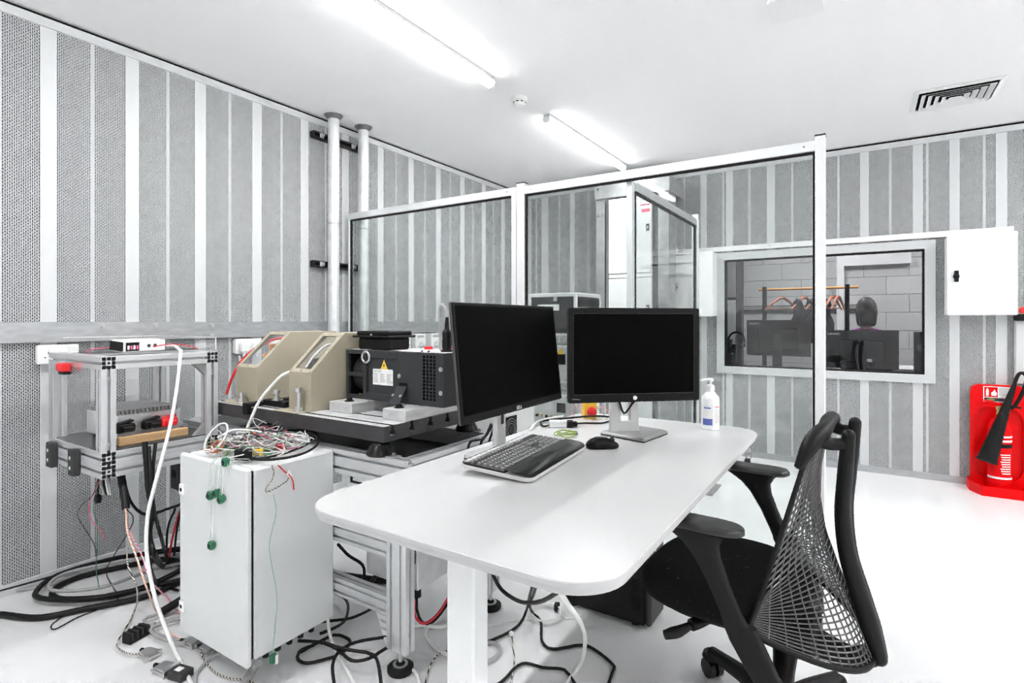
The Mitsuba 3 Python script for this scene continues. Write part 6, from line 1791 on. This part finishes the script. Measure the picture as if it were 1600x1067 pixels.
cable('floor_cable', fl([(290, 962), (262, 972), (242, 978), (235, 984), (248, 996), (272, 1003), (290, 1005)], 0.02), 0.006, 'cable_grey', 'grey cable looping between the floor connectors and the cabinet')
cable('twisted_wire', fl([(312, 1012), (318, 1030), (335, 1050), (358, 1060), (392, 1066), (450, 1100)], 0.006), 0.0035, 'twist_black', 'black and tan twisted wire snaking along the floor in front of the grey cabinet', 'wire')
cable('floor_cable', [atz(345, 1021, 0.03), *fl([(330, 1028), (312, 1045), (305, 1064), (312, 1120)], 0.008)], 0.0055, 'cable_grey', 'dark grey cable curving from under the cabinet to the bottom edge')

# ---- grey cabinet: little green plugs hanging on wires, wires on its side
FYC = 0.985
for k, (u, v, u0, lab) in enumerate(((328, 774, 331, 'green terminal plug hanging on the cabinet door, leftmost of the cluster'), (338, 771, 340, 'green terminal plug hanging on the cabinet door, middle of the cluster'), (345, 780, 352, 'green terminal plug hanging on the cabinet door, lowest of the cluster'), (330, 852, 333, 'green terminal plug hanging alone lower on the cabinet door'), (352, 722, 352, 'green terminal plug at the top edge of the cabinet door'))):
    t = thing('terminal_plug', lab, 'connector')
    p = aty(u, v, FYC - 0.012)
    b = rot(box(p[0] - 0.010, p[0] + 0.010, p[1] - 0.008, p[1] + 0.010, p[2] - 0.013, p[2] + 0.013, 0.002), (0, 1, 0), (18, -25, 40, 10, 5)[k], p)
    obj('body', b, 'green', t)
    for q_ in (-1, 1):
        obj('way', rot(box(p[0] + q_ * 0.005 - 0.003, p[0] + q_ * 0.005 + 0.003, p[1] - 0.0088, p[1] - 0.008, p[2] - 0.006, p[2] + 0.006), (0, 1, 0), (18, -25, 40, 10, 5)[k], p), 'black_plastic', t)
    top = atz(u0, 712, 0.728)
    top = np.array([p[0] + 0.004, FYC - 0.003, 0.727])
    for q_ in (-1, 1):
        obj('lead', tube([p + UP * 0.012 + np.array([q_ * 0.004, 0, 0]), (p + top) / 2 + np.array([q_ * 0.008, -0.002, 0]), top + np.array([q_ * 0.006, 0, 0]), top + np.array([q_ * 0.01, 0.05, 0.006])], 0.0008, 5), 'cable_white' if q_ > 0 else 'twist_green', t, smooth=50)
SXC = -1.642
cable('twisted_wire', [atx(427, 772, SXC), atx(432, 800, SXC), atx(425, 830, SXC), atx(421, 855, SXC), atx(427, 895, SXC), atx(433, 935, SXC), atx(430, 980, SXC), atx(427, 1012, SXC), atx(427, 1024, SXC)], 0.0014, 'twist_green', 'green and white twisted wire hanging down the side of the grey cabinet', 'wire')
t = thing('terminal_plug', 'green terminal plug at the lower end of the twisted wire on the cabinet side', 'connector')
p = atx(427, 1028, SXC + 0.01)
obj('body', box(p[0] - 0.008, p[0] + 0.008, p[1] - 0.010, p[1] + 0.010, p[2] - 0.016, p[2] + 0.012, 0.002), 'green', t)
obj('tag', box(p[0] + 0.0082, p[0] + 0.0088, p[1] + 0.002, p[1] + 0.012, p[2] - 0.02, p[2] + 0.01), 'label_white', t)
cable('thin_wire', [atz(425, 728, 0.735), atx(428, 740, SXC), atx(424, 752, SXC), atx(416, 762, SXC), atx(417, 769, SXC), atx(432, 762, SXC), atx(448, 752, SXC), atx(452, 745, SXC)], 0.0024, 'twist_black', 'black and white twisted wire drooping over the side edge of the grey cabinet', 'wire')
t = thing('wire_tag', 'white paper tag on a wire at the side edge of the grey cabinet', 'tag')
p0, p1, p2, p3 = (np.array(atx(u, v, SXC + 0.006)) for u, v in ((447, 741), (452, 733), (456, 742), (455, 748)))
obj('paper', trimesh.convex.convex_hull(np.vstack([[p0, p1, p2, p3], np.array([p0, p1, p2, p3]) + [0.001, 0, 0]])), 'label_white', t)
obj('lead', tube([atz(435, 727, 0.735), atx(444, 736, SXC + 0.005), atx(452, 742, SXC + 0.007), atx(458, 752, SXC + 0.004), atx(459, 765, SXC + 0.002)], 0.0024, 6), 'red_matt', t, smooth=50)

# ---- heap of wires on top of the cabinet
COL = [(0.75, 0.75, 0.73), (0.75, 0.75, 0.73), (0.45, 0.45, 0.45), (0.60, 0.05, 0.16), (0.02, 0.02, 0.02), (0.02, 0.02, 0.02), (0.07, 0.26, 0.09), (0.75, 0.75, 0.73), (0.30, 0.15, 0.07), (0.25, 0.25, 0.26), (0.55, 0.55, 0.55)]
hr = np.random.default_rng(5)
parts_, cols_ = [], []
for k in range(125):
    c = np.array([hr.uniform(-1.97, -1.74), hr.uniform(1.05, 1.26), 0.735 + 0.055 * hr.random() ** 1.4])
    a, b, n_ = hr.uniform(0.02, 0.12), hr.uniform(0.015, 0.07), hr.integers(4, 8)
    ph, dirn = hr.uniform(0, 6.28), hr.uniform(-0.4, 0.4)
    pts = []
    for i in range(n_):
        t = ph + i * hr.uniform(0.7, 1.1)
        x, y = a * math.cos(t), b * math.sin(t)
        p = c + np.array([x * math.cos(dirn) - y * math.sin(dirn), x * math.sin(dirn) + y * math.cos(dirn), hr.uniform(-0.012, 0.022)])
        p[0], p[1], p[2] = np.clip(p[0], -2.05, -1.655), np.clip(p[1], 1.0, 1.31), max(p[2], 0.7285)
        pts.append(p)
    m = tube(pts, float(hr.choice([0.0011, 0.0015, 0.0022])), 6, 0.012)
    parts_.append(m)
    cols_.append(np.tile(COL[int(hr.integers(0, len(COL)))], (len(m.vertices), 1)))
heap = cat(parts_)
single('wire_heap', heap, 'coloured_wire', 'tangled heap of thin coloured wires on top of the grey cabinet', 'wires', kind='stuff', smooth=True, color=np.vstack(cols_))
ZT = 0.727
cable('black_cable', [atz(384, 716, ZT + 0.012), atz(420, 718, ZT + 0.012), atz(462, 712, ZT + 0.012), atz(490, 700, ZT + 0.02), atz(498, 687, ZT + 0.02), atz(492, 676, ZT + 0.02), atz(470, 672, ZT + 0.02), atz(430, 674, ZT + 0.03)], 0.0045, 'cable_black', 'black cable making the wide loop around the right end of the wire heap')
cable('black_cable', [atz(392, 718, ZT + 0.01), atz(430, 712, ZT + 0.01), atz(468, 700, ZT + 0.01), atz(482, 692, ZT + 0.012), atz(488, 684, ZT + 0.012)], 0.004, 'cable_black', 'black cable inside the wide loop on the grey cabinet')
cable('white_cable', [atz(340, 684, ZT + 0.05), atz(365, 672, ZT + 0.07), atz(400, 674, ZT + 0.06), atz(440, 682, ZT + 0.04), atz(470, 688, ZT + 0.03), atz(483, 690, ZT + 0.02), atz(470, 680, ZT + 0.03), atz(420, 678, ZT + 0.05)], 0.0045, 'cable_white', 'white cable loop lying over the wire heap on the grey cabinet')
cable('guard_cable', [atz(392, 682, ZT + 0.05), aty(386, 672, 1.28), aty(393, 653, 1.30), aty(405, 627, 1.33), aty(425, 602, 1.36), aty(443, 585, 1.385), (-2.025, 1.44, 0.99)], 0.0062, 'cable_white', 'long white cable arching from the wire heap up to the right beige guard')
for (u, v, dx, dy, dz, mat, a, lab) in ((380, 710, 0.026, 0.013, 0.018, 'black_plastic', 25, 'black rectangular plug at the front of the wire heap'), (394, 680, 0.013, 0.010, 0.012, 'orange', 10, 'small orange connector on top of the wire heap'), (438, 698, 0.022, 0.010, 0.012, 'red_matt', -10, 'small red and green connector right of the wire heap'),
                                         (352, 694, 0.014, 0.012, 0.014, 'green', 30, 'small green connector at the left of the wire heap'), (455, 695, 0.020, 0.008, 0.008, 'alu', -20, 'small silver plug at the right of the wire heap'), (403, 706, 0.016, 0.010, 0.012, 'yellow', 15, 'small yellowish connector in the front of the wire heap')):
    t = thing('heap_connector', lab, 'connector')
    p = atz(u, v, ZT + 0.022)
    obj('body', rot(box(p[0] - dx, p[0] + dx, p[1] - dy, p[1] + dy, p[2] - dz, p[2] + dz, 0.003), (0, 0, 1), a, p), mat, t)
    obj('latch', rot(box(p[0] - dx * 0.5, p[0] + dx * 0.5, p[1] - dy * 0.5, p[1] + dy * 0.5, p[2] + dz, p[2] + dz + 0.003, 0.001), (0, 0, 1), a, p), 'dark_grey', t)
t = thing('copper_coil', 'small copper wire coil at the left end of the wire heap', 'coil')
p = atz(340, 697, ZT + 0.03)
for k in range(3):
    obj('winding', tube([p + np.array([0.022 * math.cos(a), 0.006 * k - 0.006 + 0.012 * math.sin(a), 0.018 * math.sin(a)]) for a in np.linspace(0, 2 * math.pi, 18, endpoint=False)], 0.004, 6, closed=True), 'hanger_wood', t, smooth=50)
single('heap_loop', tube([p + np.array([0.05 * math.cos(a) - 0.01, 0.03 * math.sin(a), 0.03 + 0.045 * math.sin(a)]) for a in np.linspace(0, 2 * math.pi, 26, endpoint=False)], 0.003, 6, closed=True), 'cable_white', 'white wire loop standing up at the left end of the wire heap', 'wire', smooth=50)
single('heap_loop', tube([p + np.array([0.04 * math.cos(a) - 0.03, 0.02 * math.sin(a), 0.012 + 0.035 * math.sin(a)]) for a in np.linspace(0, 2 * math.pi, 26, endpoint=False)], 0.0025, 6, closed=True), 'cable_grey', 'grey wire loop at the far left end of the wire heap', 'wire', smooth=50)

# ---- floor between cabinet and desk
F1 = [
    ([(470, 1018), (498, 1003), (523, 992), (540, 996), (547, 1004), (533, 1021), (508, 1030), (479, 1036), (465, 1029), (470, 1016), (490, 1008)], 'black cable loop on the floor right behind the grey cabinet'),
    ([(490, 977), (523, 974), (549, 970), (576, 958), (600, 942)], 'black cable running under the bench frame towards the gusset'),
    ([(524, 936), (538, 943), (544, 958), (538, 980), (520, 992), (500, 1000)], 'black cable curving down from the cross beam to the floor loops'),
    ([(528, 1125), (522, 1085), (520, 1054), (531, 1033), (556, 1019), (600, 1011), (640, 1006)], 'black cable running from the bottom edge behind the bench leg'),
    ([(466, 1022), (502, 1025), (527, 1036), (549, 1054), (576, 1051), (602, 1035), (640, 1015)], 'black cable weaving through the floor loops to the bench leg'),
    ([(500, 1028), (537, 1041), (576, 1048), (590, 1062), (598, 1120)], 'black cable ending at the bottom edge left of the bench leg')]
for k, (pts, lab) in enumerate(F1):
    cable('floor_cable', [p + UP * (0.012 * k) for p in fl(pts, 0.008)], 0.0055, 'cable_black', lab)
cable('floor_cable', fl([(515, 897), (545, 900), (575, 904), (610, 907), (660, 903)], 0.016), 0.015, 'cable_black', 'thick black cable lying on the floor under the far side of the bench')
cable('floor_cable', [atz(512, 966, 0.11), atz(515, 990, 0.05), *fl([(526, 1020), (541, 1044), (575, 1110)], 0.02)], 0.006, 'cable_white', 'white cable dropping from the cabinet to the bottom edge')
cable('floor_cable', [atz(404, 1036, 0.06), *fl([(392, 1052), (350, 1120)], 0.012)], 0.012, 'cable_grey', 'thick grey cable coming out under the front edge of the cabinet')
cable('drop_cable', [aty(598, 868, 1.50), aty(592, 890, 1.50), aty(578, 912, 1.52), aty(565, 925, 1.55)], 0.009, 'cable_black', 'black cable dropping behind the upper cross beam beside the bench leg')
cable('drop_cable', [aty(528, 850, 1.46), aty(545, 868, 1.5), aty(566, 882, 1.52), aty(569, 900, 1.52), aty(562, 915, 1.52)], 0.006, 'cable_black', 'thin black cable curling from the electrical unit behind the cabinet')
cable('drop_cable', [atx(648, 938, -1.37), atx(647, 955, -1.36), atx(652, 968, -1.35), atx(664, 974, -1.33), atx(685, 958, -1.32), atx(706, 924, -1.32)], 0.005, 'red_matt', 'red cable looping under the drive unit')
cable('drop_cable', [atx(651, 935, -1.37), atx(652, 955, -1.36), atx(660, 972, -1.35), atx(676, 972, -1.33), atx(698, 945, -1.32), atx(710, 920, -1.32)], 0.005, 'cable_black', 'black cable looping under the drive unit beside the red one')
cable('floor_cable', fl([(640, 980), (660, 977), (690, 980), (702, 972), (694, 966), (678, 972), (666, 984), (668, 998), (690, 1018), (720, 1030)], 0.010), 0.0075, 'cable_white', 'white cable curled on the floor left of the desk leg')
cable('floor_cable', fl([(640, 1044), (652, 1055), (664, 1110)], 0.01), 0.006, 'cable_white', 'white cable at the bottom edge right of the bench leg')
cable('twisted_wire', fl([(655, 1110), (672, 1040), (690, 1020), (720, 1014)], 0.006), 0.003, 'twist_black', 'black and tan twisted wire on the floor left of the desk leg', 'wire')

# ---- under the desk, right of its leg
cable('drop_cable', [atf(764, 884, 1.62), atf(781, 918, 1.62), atf(804, 936, 1.55), atf(825, 942, 1.45), atf(849, 938, 1.35), atf(876, 922, 1.24)], 0.0055, 'cable_black', 'black cable hanging in an arc under the near desk corner')
cable('drop_cable', [atf(836, 903, 1.62), atf(828, 930, 1.93), atf(823, 952, 2.14), *fl([(814, 972), (798, 986), (769, 1000), (740, 1010)], 0.01)], 0.0055, 'cable_black', 'black cable falling from the desk underside past the bench foot')
cable('drop_cable', [atf(841, 904, 1.62), atf(834, 928, 1.93), atf(828, 946, 2.10), *fl([(834, 960), (845, 972), (847, 1002), (864, 1014), (905, 1008), (926, 1013), (957, 1038), (957, 1051), (935, 1110)], 0.008)], 0.0055, 'cable_black', 'black cable winding over the floor under the desk to the bottom edge')
cable('floor_cable', fl([(740, 1095), (785, 1064), (804, 1044), (821, 1036), (849, 1043), (876, 1045), (889, 1054), (925, 1110)], 0.008), 0.005, 'cable_black', 'black cable snaking along the bottom edge right of the desk leg')
cable('drop_cable', [atf(874, 922, 1.22), atf(890, 948, 1.35), atf(906, 970, 1.55), atf(914, 996, 1.72), atf(911, 1026, 1.80), *fl([(900, 1048), (860, 1100)], 0.01)], 0.0065, 'cable_white', 'white cable hanging from the near desk corner to the floor')
co = atz(852, 962, 0.0)
t = thing('cable_coil', 'coiled white network cable tied with black on the floor in front of the computer tower', 'cable')
pts = []
for i in range(120):
    a = 2 * math.pi * i / 28
    r_ = 0.066 + 0.008 * math.sin(i * 0.37)
    pts.append(co + RT * r_ * math.cos(a) + FW * r_ * math.sin(a) + UP * (0.005 + 0.00016 * i + 0.003 * math.sin(i * 0.9)))
obj('turns', tube(pts, 0.003, 6, smooth=False), 'cable_white', t, smooth=50)
obj('tie', rot(box(co[0] + 0.030, co[0] + 0.052, co[1] + 0.030, co[1] + 0.062, 0.004, 0.032, 0.004), (0, 0, 1), 20, co), 'black_plastic', t)
obj('tail', tube([co + RT * 0.066 + UP * 0.006, *fl([(885, 966), (905, 962), (912, 957)], 0.006)], 0.003, 6), 'cable_white', t, smooth=50)
obj('tail', tube([co - RT * 0.06 - FW * 0.03 + UP * 0.006, *fl([(812, 969), (790, 972), (758, 979), (730, 985)], 0.006)], 0.003, 6), 'cable_white', t, smooth=50)
cable('twisted_wire', [*fl([(799, 990), (802, 1015), (803, 1038), (790, 1110)], 0.006)], 0.0026, 'twist_black', 'tan and black twisted wire on the floor right of the desk leg', 'wire')
single('wire_bead', cat(trimesh.creation.icosphere(2, 0.010).apply_translation(atz(799, 990, 0.012))), 'white_plastic', 'small white cube bead at the end of the twisted wire under the desk', 'bead', smooth=True)
cable('floor_cable', fl([(735, 1004), (758, 1003), (777, 1006), (781, 1017), (770, 1030), (740, 1040)], 0.010), 0.0065, 'cable_grey', 'grey cable loop on the floor just right of the desk leg')

# ---- back of the desk
ZD = DZ
cable('desk_cable', [atz(965, 652, ZD + 0.02), atz(930, 650, ZD + 0.03), atz(889, 653, ZD + 0.035), atz(851, 657, ZD + 0.01), atz(845, 662, ZD + 0.006), atz(850, 666, ZD + 0.006), atz(862, 662, ZD + 0.01)], 0.0042, 'cable_black', 'black cable bowing around the silver connector at the back of the desk')
cable('desk_cable', [atz(958, 656, ZD + 0.006), atz(940, 661, ZD + 0.006), atz(915, 661, ZD + 0.008), atz(900, 662, ZD + 0.012)], 0.004, 'cable_black', 'black cable leaving the silver connector towards the right monitor')
cable('desk_cable', [(-1.235, 2.02, 0.70), atz(829, 671, ZD + 0.006), atz(840, 659, ZD + 0.012), atz(862, 653, ZD + 0.012), atz(880, 650, ZD + 0.01)], 0.0045, 'cable_white', 'white cable climbing over the rear desk edge beside the left monitor')
for k, (pts, mat, lab) in enumerate((
        ([(905, 660), (896, 649), (893, 640), (899, 632), (906, 640), (912, 652), (925, 660)], 'twist_pink', 'pink and white wire loop left of the yellow emergency stop box'),
        ([(920, 656), (912, 640), (908, 630), (918, 640), (930, 652)], 'twist_pink', 'pink and white wire crossing in front of the yellow emergency stop box'),
        ([(934, 634), (945, 638), (953, 648), (955, 658), (942, 661), (925, 663)], 'twist_pink', 'pink and white wire loop right of the yellow emergency stop box'),
        ([(930, 634), (940, 643), (948, 652), (944, 660), (930, 662), (910, 664)], 'twist_black', 'black and white wire loop right of the yellow emergency stop box'))):
    cable('desk_wire', [aty(u, v, 2.32 + 0.012 * k) for u, v in pts], 0.0024, mat, lab, 'wire')
t = thing('earth_lead', 'green and yellow earth lead coiled on the desk behind the keyboard', 'cable')
go = atz(884, 681, ZD)
pts = []
for i in range(56):
    a = 2 * math.pi * i / 18
    r_ = 0.030 + 0.010 * math.sin(i * 0.55)
    pts.append(go + RT * (r_ * 1.2 * math.cos(a)) + FW * (r_ * 1.3 * math.sin(a)) + UP * (0.004 + 0.012 * abs(math.sin(i * 0.23))))
obj('wire', tube(pts, 0.0022, 6, smooth=False), 'twist_earth', t, smooth=50)
obj('lug', rot(box(go[0] + 0.03, go[0] + 0.05, go[1] + 0.018, go[1] + 0.028, ZD + 0.001, ZD + 0.008, 0.002), (0, 0, 1), 30, go), 'steel_dark', t)
for k, (pts, lab) in enumerate((([(768, 662), (756, 684), (735, 690), (731, 704)], 'black cable over the bench rail behind the left monitor, leftmost'), ([(770, 664), (760, 680), (752, 690), (750, 703)], 'black cable over the bench rail behind the left monitor, middle'), ([(772, 668), (766, 684), (762, 700)], 'black cable over the bench rail behind the left monitor, nearest its stand'))):
    cable('rail_cable', [atx(u, v, -1.27) for u, v in pts], 0.005, 'cable_black', lab)
cable('socket_cord', [atx(374, 556, LX + 0.06), atx(376, 575, LX + 0.05), atx(373, 610, LX + 0.03), atx(374, 650, LX + 0.02)], 0.005, 'cable_white', 'white cord hanging from the plugged double wall socket')
